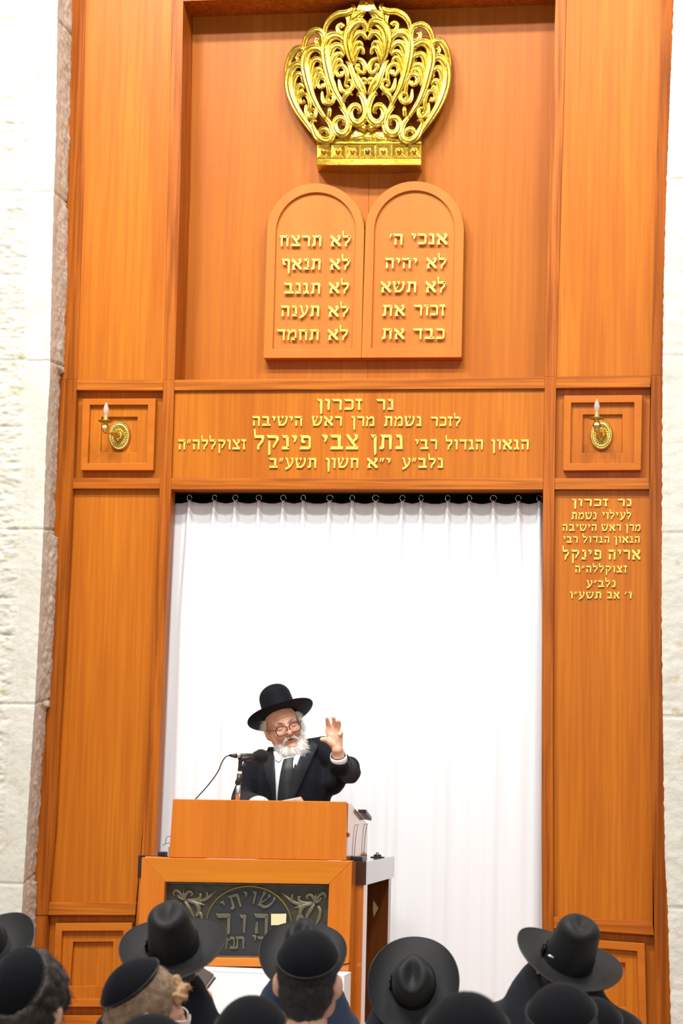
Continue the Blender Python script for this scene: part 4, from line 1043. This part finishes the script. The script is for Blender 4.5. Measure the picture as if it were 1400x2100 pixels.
# eyes with heavy lids
for s_ in (-1, 1):
    e = hp(MB().ell((s_*.031, -.073, .0), .0125)).build('eyeball', M_EYEW, sp, smooth=True)
    hp(MB().ell((s_*.031+.001, -.0835, -.0025), (.0045, .0028, .0045))).build('iris', M_IRIS, e, smooth=True)
    lid = MB()
    lid.grid(20, 8, lambda u, v: Vector((s_*.031+.0145*math.cos(math.pi*u)*math.cos(R(-8+60*v)) if False else s_*.031-.0140*math.cos(math.pi*u)*math.cos(R(60*v)*.9), -.073-.0142*math.sin(math.pi*u)*math.cos(R(112*v)-R(27)), .0144*math.sin(R(112*v)-R(27)))))
    hp(lid).build('eyelid', M_SKIN, sp, smooth=True)
hp(MB().ell((.002, -.0865, -.0620), (.0185, .006, .0035))).build('mouth', M_MOUTH, sp, smooth=True)
hp(MB().ell((.002, -.0895, -.0690), (.0165, .0055, .0038)).ell((.002, -.0925, -.0565), (.015, .004, .0028))).build('lips', M_LIP, sp, smooth=True)
# eyebrows
eb = MB(); rr = random.Random(5); rts = []
for s_ in (-1, 1):
    for k in range(150):
        u = rr.random(); rts.append((Vector((s_*(.014+.034*u), -.088+.012*u*u, .021+.006*math.sin(u*2.6)+rr.uniform(-.003, .003))), Vector((s_*.7, -.6, .1))))
strands(eb, rts, .010, .0006, 3, .35, (0, 0, -1), .3, 9); hp(eb).build('eyebrows', M_GREYH, sp)
# beard: one soft mass and many curled strands
bd = MB()
for x, y, z, a, b_, c_ in [(0,-.062,-.118,.044,.036,.034),(.0,-.055,-.145,.034,.028,.030),(-.048,-.030,-.090,.018,.034,.038),(.050,-.030,-.085,.024,.036,.044),(-.034,-.055,-.112,.030,.032,.034),(.036,-.055,-.112,.034,.034,.038),
    (-.052,-.012,-.082,.012,.018,.026),(.066,-.005,-.050,.016,.022,.040),(.020,-.060,-.150,.028,.026,.028),(-.016,-.056,-.155,.026,.024,.030),(.045,-.04,-.135,.024,.026,.026),(-.014,-.05,-.176,.020,.018,.026),(.022,-.05,-.176,.026,.020,.030),(.004,-.05,-.198,.022,.016,.028)]:
    bd.ell((x, y, z), (a, b_, c_))
bme = fuse(bd, .004, 3, .5, lambda co, n: co+n*(.006*noise.noise(co*55)+.004*noise.noise(co*110+Vector((3, 1, 2)))))
st = MB(); strands(st, surf_roots(bme, 1900, filt=lambda c, n: n.y < .5), .020, .00085, 4, .9, (0, -.1, -1), 1.0, 21)
# moustache
mo = []
for s_ in (-1, 1):
    for k in range(170):
        u = rr.random(); mo.append((Vector((s_*(.004+.036*u), -.097+.020*u*u, -.047-.022*u*u+rr.uniform(-.003, .003))), Vector((s_*.35, -.35, -.9))))
strands(st, mo, .011, .0008, 4, .3, (0, 0, -1), .9, 22)
B = MB(); B.add([v.co for v in bme.vertices], [tuple(p.vertices) for p in bme.polygons]); B.add(st.v, st.f)
hp(B).build('beard', M_WHITEH, sp, smooth=True)
# hair tufts at the sides under the hat
hr = MB(); rts = []
for s_ in (-1, 1):
    for k in range(520 if s_ > 0 else 170):
        u = rr.random(); v = rr.random()
        rts.append((Vector((s_*(.074+.006*v), .005+.055*u-.02, .052-.085*v*(1 if s_ > 0 else .42))), Vector((s_*1.0, -.15+.3*u, -.25))))
strands(hr, rts, .034, .0008, 5, .65, (0, 0, -1), .9, 31)
hp(hr).build('hair', M_WHITEH, sp)
# glasses
def rrect(cx, cz, w_, h_, n=28):
    out = []
    for k in range(n):
        a = 2*math.pi*k/n; c, s2 = math.cos(a), math.sin(a); e = .62
        out.append((cx+w_*math.copysign(abs(c)**e, c), cz+h_*math.copysign(abs(s2)**e, s2)))
    return out
gl = MB()
GY = -.113
for s_ in (-1, 1):
    pts = rrect(s_*.0325, -.012, .0272, .0205)
    P3 = [Vector((x, GY+abs(x)*.16, z+(-.004 if z < -.01 and False else 0))) for x, z in pts]; gl.tube(P3+[P3[0]], .0023, 6, cap=False)
gl.tube([Vector((-.007, GY, -.003)), Vector((0, GY-.003, .0)), Vector((.007, GY, -.003))], .0019, 6)
for s_ in (-1, 1):
    gl.tube([Vector((s_*.058, GY+.009, -.001)), Vector((s_*.070, GY+.020, .002)), Vector((s_*.079, -.04, .006)), Vector((s_*.084, .01, .006)), Vector((s_*.084, .035, -.012))], .0018, 6)
G = hp(gl).build('glasses', M_GFRAME, sp, smooth=True)
for s_ in (-1, 1):
    pts = rrect(s_*.0325, -.012, .0262, .0195)
    hp(MB().add([(x, GY+abs(x)*.16, z) for x, z in pts], [tuple(range(len(pts)))])).build('lens', M_LENS, G)
# hat
def hat_parts(par, M, kind, brim_r=(.165, .180), crown=(.078, .096, .125), band=True, m=None, ribbon=None, bow=-1, curl=.028, snap=.012, dent=.027):
    """front of the hat is +y, origin at the middle of the crown's base"""
    A, B_, H = crown; m = m or M_FELT; ribbon = ribbon or M_RIBBON
    def shell(u, v, off=0):
        th = 2*math.pi*u; c, s_ = math.cos(th), math.sin(th)
        if v <= .5:
            t = v/.5; tp = 1-.13*t**1.6 if kind != 'homburg' else 1-.03*t
            x, y, z = A*c*tp, B_*s_*tp, H*.78*t
            if kind == 'homburg': z = H*t*.70; x *= 1+.03*math.sin(math.pi*t*.8); y *= 1+.02*t
        else:
            t = (v-.5)/.5
            if kind == 'homburg':
                a = t*math.pi/2; k = math.cos(a)**.72 if t < 1 else 0; x, y = A*c*.988*k, B_*s_*.99*k
                z = H*.70+H*.45*math.sin(a)**1.0
            else:
                k = math.cos(t*math.pi/2)**.7 if t < 1 else 0
                x, y = A*c*.87*k, B_*s_*.87*k
                z = H*.78+H*.34*math.sin(t*math.pi/2)**.95
        if kind != 'homburg' and v > .25:
            w_ = sstep(.25, .55, v)
            # long crease, deepest towards the front, and two finger pinches
            z -= dent*w_*math.exp(-(x/.026)**2-((y+.008)/.052)**2)*sstep(.5, .8, v)
            z -= .006*w_*sstep(-.02, .09, y)
            pin = math.exp(-((y-.052)/.030)**2)*sstep(.2, .55, v)*sstep(1.0, .6, v)
            x *= 1-.36*pin
            x *= 1-.10*sstep(0, .09, y)*w_
        return Vector((x+c*off, y+s_*off, z))
    mb = MB().grid(72, 40, shell, wrap=True)
    BA, BB = brim_r
    def brim(u, v, dz_=0):
        th = 2*math.pi*u; c, s_ = math.cos(th), math.sin(th); t = v
        x = (A+(BA-A)*t)*c; y = (B_+(BB-B_)*t)*s_
        z = curl*(abs(c)**1.6)*t**2.2 + (.006 if s_ < 0 else -snap)*abs(s_)**2*t**1.5 + .004*(1-t)**3
        return Vector((x, y, z+dz_))
    top = lambda u, v: brim(u, v, 0); und = lambda u, v: brim(u, 1-v, -.0025)
    mb.grid(72, 12, top, wrap=True); mb.grid(72, 12, und, wrap=True)
    root = mb.xf(M).build('hat', m, par, smooth=True)
    MB().tube([M @ brim(k/72, 1, -.001) for k in range(73)], .0022, 6, cap=False).build('brim_binding', ribbon if kind != 'homburg' else m, root, smooth=True)
    if band:
        def rb(u, v):
            p = shell(u, .012+.15*v, .0022); return p
        MB().grid(72, 4, rb, wrap=True).xf(M).build('ribbon', ribbon, root, smooth=True)
        if kind != 'homburg':
            bw = MB(); xx = bow*(A+.003)
            bw.box(min(xx, xx+bow*.004), max(xx, xx+bow*.004), -.030, .028, .004, .034); bw.box(min(xx, xx+bow*.007), max(xx, xx+bow*.007), -.006, .004, .002, .036)
            bw.xf(M).build('bow', ribbon, root, bevel=.003)
    return root
Mhat = Matrix.Translation(W(576.5, 1469, .015)) @ Matrix.Rotation(R(10.5), 4, 'Z') @ Matrix.Rotation(R(-20), 4, 'Y') @ Matrix.Rotation(R(-19), 4, 'X') @ Matrix.Rotation(R(180+8), 4, 'Z')
hat_parts(sp, Mhat, 'homburg', (.180, .186), (.087, .100, .152), True, M_FELTS, M_FELTS, curl=.020, snap=-.004)

# jacket, sleeves
jk = MB()
jk.ell(W(600, 1612, .06), (.215, .135, .20)); jk.ell(W(597, 1680, .06), (.225, .145, .20)); jk.ell(W(604, 1568, .06), (.17, .10, .075))
jk.caps(W(590, 1552, .07), W(525, 1570, .06), .062, .066); jk.caps(W(610, 1545, .07), W(664, 1538, .06), .062, .072)
jk.caps(W(525, 1570, .06), W(497, 1640, .03), .070, .064); jk.caps(W(497, 1643, .03), wrL+Vector((-.01, .06, .015)), .062, .045)
jk.caps(W(664, 1540, .06), W(716, 1583, .02), .078, .062); jk.ell(W(713, 1578, .0), (.066, .07, .072))
jk.caps(W(714, 1583, .02), HW(640,1430,.05), .064, .050)
jk.caps(W(600, 1600, .08), W(600, 1760, .09), .20, .19)
jk.ell((W(600, 1690).x, YS+.07, .3+.80), (.235, .16, .22))
jk.caps(W(690, 1560, .03), W(680, 1600, .05), .05, .08)
def jdisp(co, n):
    h = .006*noise.noise(co*9)+.004*noise.noise(Vector((co.x*14, co.y*10, co.z*5)))
    # creases at the bent elbow
    e = (co-elR).length
    if e < .16: h += .002*math.sin((co.x*.7+co.z)*100)*math.exp(-(e/.09)**2)
    return co+n*h
jme = fuse(jk, .009, 6, .5, jdisp)
JK = link('jacket', jme, M_CLOTH, sp, smooth=True)
dgj = BVHTree.FromPolygons([v.co[:] for v in jme.vertices], [p.vertices[:] for p in jme.polygons])
def patch(lf, rg, off, name, m, par, nr=26, nc=8, th=.0035):
    """garment layer lying on the jacket front between two outlines given top to bottom"""
    Lp = spline(lf, 8); Rp = spline(rg, 8)
    def at(Pl, t): k = t*(len(Pl)-1); i = min(int(k), len(Pl)-2); f_ = k-i; return Pl[i]*(1-f_)+Pl[i+1]*f_
    def fn(u, v):
        a, b_ = at(Lp, 1-v), at(Rp, 1-v); q = a*(1-u)+b_*u; p = P(q[0], q[1], YS)
        d = (p-CAM).normalized(); h = dgj.ray_cast(CAM+d*8, d)
        y = h[0] if h[0] is not None and h[0].y < YS+.15 else P(q[0], q[1], YS+.0)
        return y-Vector((0, off+.002*math.sin(math.pi*u), 0))
    mb = MB().grid(nc, nr, fn)
    o = mb.build(name, m, par, smooth=True)
    s2 = o.modifiers.new('thick', 'SOLIDIFY'); s2.thickness = th; s2.offset = 0
    return o
patch([(561,1534),(563,1560),(565,1600),(567,1650)], [(620,1534),(614,1560),(606,1590),(600,1650)], .004, 'shirt', M_SHIRT, sp)
patch([(583,1557),(580,1566),(575,1590),(571,1620),(569,1652)], [(603,1553),(601,1566),(604,1590),(606,1620),(608,1652)], .011, 'tie', M_TIE, sp)
patch([(551,1532),(542,1556),(546,1590),(555,1615),(563,1650)], [(563,1532),(563,1560),(564.5,1600),(565,1625),(567,1650)], .009, 'lapel', M_LAPEL, JK)
patch([(616,1540),(607,1562),(602,1580),(596,1610),(590,1648)], [(640,1518),(652,1530),(640,1560),(622,1600),(597,1650)], .013, 'lapel', M_LAPEL, JK)
# shirt collar
co_ = MB()
cc = W(590, 1546, .03)
def collar(u, v):
    a = math.pi*(.5)+2*math.pi*(u-.5)*.96; r_ = .074-.010*v
    return cc+Vector((r_*math.sin(a+math.pi/2)*1.0, -r_*1.0*math.sin(a), -.02+.045*v-.02*math.sin(a)))
co_.grid(40, 5, collar).build('collar', M_SHIRT, sp, smooth=True).modifiers.new('t', 'SOLIDIFY').thickness = .003
patch([(562,1541),(563,1550),(566,1558)], [(581,1546),(579,1556),(572,1563)], .016, 'collar_point', M_SHIRT, sp, 8, 5)
patch([(606,1550),(604,1558),(607,1568)], [(619,1544),(616,1552),(609,1570)], .014, 'collar_point', M_SHIRT, sp, 8, 5)
# cuff of the raised arm
ax = (HW(600,1130)-HW(640,1420,.06)).normalized(); q = ax.to_track_quat('Z', 'Y').to_matrix().to_4x4()
c0 = HW(632, 1335, .035)
MB().lathe([(.0455, -.05), (.044, 0), (.0425, .022), (.0400, .022), (.0395, -.05)], (0, 0, 0), 36, Matrix.Translation(c0) @ q).build('cuff', M_SHIRT, sp, smooth=True)
MB().lathe([(.0, -.09), (.056, -.08), (.0525, -.012), (.0500, -.010), (.047, -.03)], (0, 0, 0), 36, Matrix.Translation(c0) @ q).build('sleeve_end', M_CLOTH, JK, smooth=True)
for k in range(3):
    MB().ell(P(640+(875+k*14)/11.667, 1440+(1440+k*50)/11.667, YS-.335+.012*k), (.0055, .003, .0055)).build('button', M_BLACKP, JK, smooth=True)
# trousers and shoes
tr_ = MB()
for s_ in (-1, 1):
    hx = W(600, 1690).x+s_*.10; tr_.caps((hx, YS+.06, hipz-.02), (hx+s_*.01, YS+.05, .3+.48), .105, .075); tr_.caps((hx+s_*.01, YS+.05, .3+.48), (hx+s_*.01, YS+.08, .3+.07), .074, .062)
link('trousers', fuse(tr_, .015, 4), M_CLOTH, sp, smooth=True)
for s_ in (-1, 1):
    hx = W(600, 1690).x+s_*.11
    MB().ell((hx, YS+.02, .3+.045), (.045, .13, .045)).box(hx-.04, hx+.04, YS-.10, YS+.13, .3, .3+.02).build('shoe', M_BLACKP, sp, smooth=False, bevel=.005)

# ---- the seated listeners, seen from behind
def seated(lab, hx, hy, Y, yaw=0, roll=0, pitch=0, scale=1.0, jm=None, hairm=None, wear='kippah', hat=None, skin=None, collar=False, ears=True, jacket=True, group='listeners seated in front of the ark',
           kip=None, shoulders=.215, hair_f=None, glasses=False, dropz=0.0, wavy=0, lean=0.0, hold=None, bx=0.0, forelock=False):
    """(hx, hy) photo pixel of the head's middle at distance Y; yaw turns the face (0 = towards the ark, negative = to the right)"""
    c = P(hx, hy, Y); jm = jm or M_CLOTH; skin = skin or M_SKINY; hairm = hairm or M_DARKH
    t = empty('person', (c.x, Y, 0), lab, 'person', group)
    M = Matrix.Translation(c) @ Matrix.Rotation(R(yaw), 4, 'Z') @ Matrix.Rotation(R(roll), 4, 'Y') @ Matrix.Rotation(R(pitch), 4, 'X') @ Matrix.Rotation(R(180), 4, 'Z') @ Matrix.Scale(scale, 4)
    if hat:
        Mt = Matrix.Translation(P(hat[0], hat[1], Y)) @ Matrix.Rotation(R(hat[2]), 4, 'Z') @ Matrix.Rotation(R(hat[3]), 4, 'Y') @ Matrix.Rotation(R(hat[4]), 4, 'X')
        M = Mt @ Matrix.Translation((0, .012, -.040)) @ Matrix.Rotation(R(-14), 4, 'X') @ Matrix.Rotation(R(180), 4, 'Z') @ Matrix.Scale(.88, 4)
        c = M @ Vector((0, 0, 0))
    b = head_solid(MB(), ears=ears, neck=False); b.xf(M)
    if hat: lean += .12
    nb = M @ Vector((0, .03, -.06)) if not hat else c+Vector((0, .015, -.05)); base = Vector((c.x+bx, Y-.05+lean, c.z-.215*scale+dropz))
    b.caps(nb, base, .056, .062)
    tz = base.z-.05; sit = .46
    b.ell((base.x, Y-.06+lean, (tz+sit)/2+.10), (.15, .10, (tz-sit)/2+.05)); b.ell((base.x, Y-.05+lean, sit+.14), (.155, .11, .14))
    for s_ in (-1, 1):
        b.caps((base.x, Y-.06+lean, tz), (base.x+s_*(shoulders-.05), Y-.05+lean, tz-.035), .07, .055)
        b.caps((base.x+s_*(shoulders-.05), Y-.05+lean, tz-.035), (base.x+s_*(shoulders+.02), Y+.0, tz-.32), .05, .042)
        hnd = Vector((base.x+s_*.11, Y+.25, tz-.40)) if not (hold and s_ > 0) else Vector(hold)
        b.caps((base.x+s_*(shoulders+.02), Y+.0, tz-.32), hnd, .042, .030)
        b.ell(hnd+Vector((0, .03, 0)), (.035, .05, .022) if not (hold and s_ > 0) else (.04, .03, .05))
        b.caps((base.x+s_*.09, Y-.04, sit+.06), (base.x+s_*.11, Y+.38, sit+.06), .085, .060)
        b.caps((base.x+s_*.11, Y+.38, sit+.05), (base.x+s_*.11, Y+.40, .08), .055, .038)
    me = fuse(b, .008, 4)
    link('body', me, skin, t, smooth=True)
    # jacket
    if jacket:
        j = MB()
        j.ell((base.x, Y-.06+lean, (tz+sit)/2+.12), (.205, .135, (tz-sit)/2+.08)); j.ell((base.x, Y-.05+lean, sit+.13), (.21, .15, .13))
        for s_ in (-1, 1):
            j.caps((base.x+s_*.03, Y-.06+lean, tz+.005), (base.x+s_*(shoulders-.055), Y-.05+lean, tz-.045), .085, .072)
            j.caps((base.x+s_*(shoulders-.05), Y-.05+lean, tz-.05), (base.x+s_*(shoulders+.02), Y+.0, tz-.32), .074, .060)
            j.caps((base.x+s_*(shoulders+.02), Y+.0, tz-.32), (base.x+s_*.15, Y+.17, tz-.39) if not (hold and s_ > 0) else Vector((base.x+s_*(shoulders+.02), Y, tz-.32)).lerp(Vector(hold), .72), .060, .048)
        link('jacket', fuse(j, .012, 6, .5, lambda co, n: co+n*(.006*noise.noise(co*8)+.003*noise.noise(co*25))), jm, t, smooth=True)
        tr2 = MB()
        for s_ in (-1, 1):
            tr2.caps((base.x+s_*.09, Y-.04, sit+.06), (base.x+s_*.11, Y+.38, sit+.06), .10, .075); tr2.caps((base.x+s_*.11, Y+.38, sit+.05), (base.x+s_*.11, Y+.41, .09), .072, .060)
        link('trousers', fuse(tr2, .02, 3), M_CLOTH, t, smooth=True)
        for s_ in (-1, 1): MB().ell((base.x+s_*.11, Y+.46, .045), (.045, .13, .045)).build('shoe', M_BLACKP, t, smooth=True)
        # collar ring
        def cr(u, v):
            a = 2*math.pi*u; r_ = .070-.006*v+(.004 if hat else 0); ctr = base.lerp(nb, .12+(.34 if not hat else .75)*v)
            return ctr+Vector((r_*math.cos(a), r_*1.0*math.sin(a), .012*math.sin(a)*-1))
        sc2 = MB().grid(36, 4, cr, wrap=True).build('shirt_collar', M_SHIRT if collar else jm, t, smooth=True); sc2.modifiers.new('t', 'SOLIDIFY').thickness = .004
    # hair
    if hairm != 'none':
        h = MB(); h.ell((0, .022, .036), (.081, .099, .092)); h.ell((0, .045, -.02), (.073, .068, .065)); h.ell((0, .058, -.062), (.055, .045, .045))
        ky, kr, ka = kip or (28, 0, 62)
        kax = Matrix.Rotation(R(-ky), 3, 'X') @ Matrix.Rotation(R(kr), 3, 'Y') @ Vector((0, 0, 1))
        def under(co):
            q_ = co-Vector((0, .022, .036)); q_ = Vector((q_.x/.081, q_.y/.099, q_.z/.092)); return math.degrees(q_.angle(kax)) < ka+3
        def hd(co, n):
            if wear == 'kippah' and under(co): return co-n*.004
            k = .002+.003*noise.noise(co*70)+wavy*(.006+.016*abs(noise.noise(co*30))); return co+n*k
        hm = fuse(h, .005, 3, .5, hd)
        # open the face: keep only what lies behind the hairline
        def keep(co): return (wear == 'kippah' or co.z < .012) and (co.y > -.045+.55*max(-co.z, 0)-.10*max(co.z-.03, 0) or co.z > .075)
        hb2 = MB(); idx = {}
        for p in hm.polygons:
            if keep(p.center):
                f_ = []
                for vi in p.vertices:
                    if vi not in idx: idx[vi] = len(hb2.v); hb2.v.append(tuple(hm.vertices[vi].co))
                    f_.append(idx[vi])
                hb2.f.append(tuple(f_))
        if wear == 'kippah':
            rts = surf_roots(hm, 900, filt=lambda co, n: keep(co) and not under(co))
            strands(hb2, rts, .006+.02*wavy, .0009, 3, .5+wavy, (0, 0, -1), .9+wavy, int(hx))
        if forelock:
            fl = MB()
            for k in range(9): fl.ell((-.045+.011*k, -.058-.012*math.sin(k*.8), .088-.006*abs(k-4)), (.020, .024, .017))
            fme = fuse(fl, .004, 2, .5, lambda co, n: co+n*.012*noise.noise(co*60))
            fb = MB(); fb.add([v.co for v in fme.vertices], [tuple(p.vertices) for p in fme.polygons])
            strands(fb, surf_roots(fme, 220), .009, .0009, 4, .9, (0, -.3, -1), .9, 77)
            fb.xf(M).build('forelock', M_GINGER, t, smooth=True)
        hb2.xf(M)
        if hat: hb2.ell(nb+Vector((0, -.012, .0)), (.062, .060, .062)); hb2.caps(nb+Vector((0, -.012, 0)), nb.lerp(base, .6)+Vector((0, -.008, 0)), .060, .058)
        HB = hb2.build('hair', hairm, t, smooth=True)
    if wear == 'kippah':
        ky, kr, ka = kip or (28, 0, 62)     # tilt back, tilt sideways, half angle
        Mk = M @ Matrix.Translation((0, .022, .036)) @ Matrix.Rotation(R(-ky), 4, 'X') @ Matrix.Rotation(R(kr), 4, 'Y')
        def kp(u, v, off=0):
            a = 2*math.pi*u; b_ = R(ka)*v; seam = .0012*(1-abs(math.sin(a*2))**.15)
            rr_ = 1.10-seam*8-off
            return Vector((.083*rr_*math.sin(b_)*math.cos(a), .101*rr_*math.sin(b_)*math.sin(a), .094*rr_*math.cos(b_)+.004*(1-v)))
        mb = MB().grid(64, 18, kp, wrap=True); mb.grid(64, 3, lambda u, v: kp(u, 1-.04*v, .02*v), wrap=True)
        k_ = mb.xf(Mk).build('kippah', M_VELVET, t, smooth=True)
        MB().tube([Mk @ kp(k/64, 1, -.004) for k in range(65)], .0022*scale, 6, cap=False).build('kippah_trim', M_RIBBON, k_, smooth=True)
    elif hat:
        hat_parts(t, Mt, 'fedora', **hat[5])
    if glasses:
        g = MB()
        for s_ in (-1, 1):
            pts = rrect(s_*.033, -.006, .026, .019); P3 = [Vector((x, -.112+abs(x)*.2, z)) for x, z in pts]; g.tube(P3+[P3[0]], .0018, 6, cap=False)
            g.tube([Vector((s_*.060, -.10, .006)), Vector((s_*.074, -.07, .006)), Vector((s_*.083, .02, .006)), Vector((s_*.083, .04, -.012))], .0024, 6)
        g.tube([Vector((-.007, -.112, 0)), Vector((.007, -.112, 0))], .0018, 6)
        gg = g.xf(M).build('glasses', mat('clear_frame', (.72, .66, .62), .2), t, smooth=True)
        for s_ in (-1, 1):
            pts = rrect(s_*.033, -.006, .0255, .0185); MB().add([(x, -.112+abs(x)*.2, z) for x, z in pts], [tuple(range(len(pts)))]).xf(M).build('lens', M_LENS, gg)
    return t, M

FED = dict(brim_r=(.168, .180), crown=(.078, .096, .140))
seated('man in black fedora and black coat, left of the lectern plaque', 352, 1975, 6.5, pitch=8, jm=M_CLOTH, wear='hat', hairm=M_DARKH, shoulders=.20, dropz=.07, bx=-.045, hold=P(410, 2056, 6.95),
       hat=(357, 1945, 0, -3, 31, dict(FED, bow=-1)))
seated('man in black fedora and navy jacket, half hidden behind the cropped head with white collar', 622, 2000, 8.0, pitch=10, jm=M_BLUE, wear='hat', hairm=M_BLACKH, shoulders=.20, dropz=.06,
       hat=(621, 1960, 0, 7, 44, dict(brim_r=(.165, .178), crown=(.076, .094, .145), bow=-1)))
seated('man in black fedora tipped far back so its oval brim faces the camera', 848, 2042, 7.6, pitch=14, jm=M_CLOTH2, wear='hat', hairm=M_BLACKH, shoulders=.20, dropz=.085,
       hat=(848, 2020, 3, 2, 62, dict(brim_r=(.162, .190), crown=(.078, .096, .11), bow=-1, dent=.026)))
seated('man in black fedora with small silver mark, charcoal coat, before the right wood panel', 1166, 2005, 6.6, roll=8, pitch=8, jm=M_CLOTH2, wear='hat', hairm=M_DARKH, shoulders=.255, dropz=.125, bx=-.02,
       hat=(1163, 1972, 8, 17, 24, dict(FED, bow=-1)))
seated('man at the left edge in black fedora with a wide grey ribbon', -10, 2010, 6.7, roll=-8, pitch=6, jm=M_CLOTH, wear='hat', hairm=M_DARKH, shoulders=.2,
       hat=(-24, 1952, 8, -20, 38, dict(FED, bow=-1, ribbon=M_RIBBONG)))
seated('man with cropped black hair, black velvet kippah and white collar, in the middle', 633, 2014, 5.6, pitch=2, jm=M_SHIRT, wear='kippah', hairm=M_BLACKH, collar=True, kip=(28, -4, 66), scale=.98, shoulders=.17, dropz=-.045)
seated('young man with short brown hair and clear glasses turned to the right, black kippah', 303, 2078, 5.75, yaw=-64, roll=10, pitch=-6, jm=M_CLOTH, wear='kippah', hairm=M_BROWNH, kip=(46, -4, 56), glasses=True, scale=1.05, wavy=.1, forelock=True, dropz=-.06, shoulders=.17)
seated('man with wavy dark hair under a black kippah at the left edge', 58, 2070, 4.95, yaw=-8, roll=6, pitch=-14, jm=M_CLOTH, wear='kippah', hairm=M_DARKH, kip=(76, 10, 52), wavy=1, scale=1.0)
seated('head in black velvet kippah at the bottom edge, directly below the lectern plaque', 518, 2169, 4.85, jm=M_CLOTH, wear='kippah', hairm=M_BLACKH, kip=(20, 0, 62), scale=1.0)
seated('head in black kippah barely rising above the bottom edge, in front of the glasses wearer', 312, 2229, 4.1, jm=M_CLOTH, wear='kippah', hairm=M_BLACKH, kip=(20, 0, 60), scale=1.0)
seated('head in black kippah at the bottom edge, below and right of the tipped-back fedora', 957, 2187, 4.1, jm=M_CLOTH, wear='kippah', hairm=M_BLACKH, kip=(22, 0, 64), scale=1.0)
seated('head in black kippah at the bottom edge, directly below the fedora with the silver mark', 1152, 2142, 5.0, jm=M_CLOTH, wear='kippah', hairm=M_BLACKH, kip=(24, 0, 62), scale=1.0)
seated('head in dark cap mostly hidden, right below the brim of the silver-marked fedora', 1216, 2150, 5.7, jm=M_CLOTH2, wear='kippah', hairm=M_BLACKH, kip=(22, 0, 62), scale=.95)
# silver mark on the right-hand fedora
MB().ell(P(1129, 1961.5, 6.46), (.010, .002, .0035), Matrix.Rotation(R(25), 3, 'Y')).build('hat_emblem', M_STEEL, [o for o in bpy.data.objects if o.get('label', '').startswith('man in black fedora with small silver')][0], smooth=True)
# book held up by the man in the left fedora
p = P(419, 2008, 7.0)
t = empty('book', p, 'dark brown book with white pages held up in front of the left fedora man', 'book')
Mb = Matrix.Translation(p) @ Matrix.Rotation(R(-20), 4, 'Z') @ Matrix.Rotation(R(25), 4, 'Y') @ Matrix.Rotation(R(-30), 4, 'X')
MB().box(-.03, .020, -.006, 0, -.125, .03).box(-.03, .020, .022, .028, -.125, .03).box(-.034, -.03, -.006, .028, -.125, .03).xf(Mb).build('cover', mat('brown_leather', (.09, .06, .05), .5), t, bevel=.002)
MB().box(-.03, .016, 0, .022, -.12, .026).xf(Mb).build('pages', M_PAPER, t)
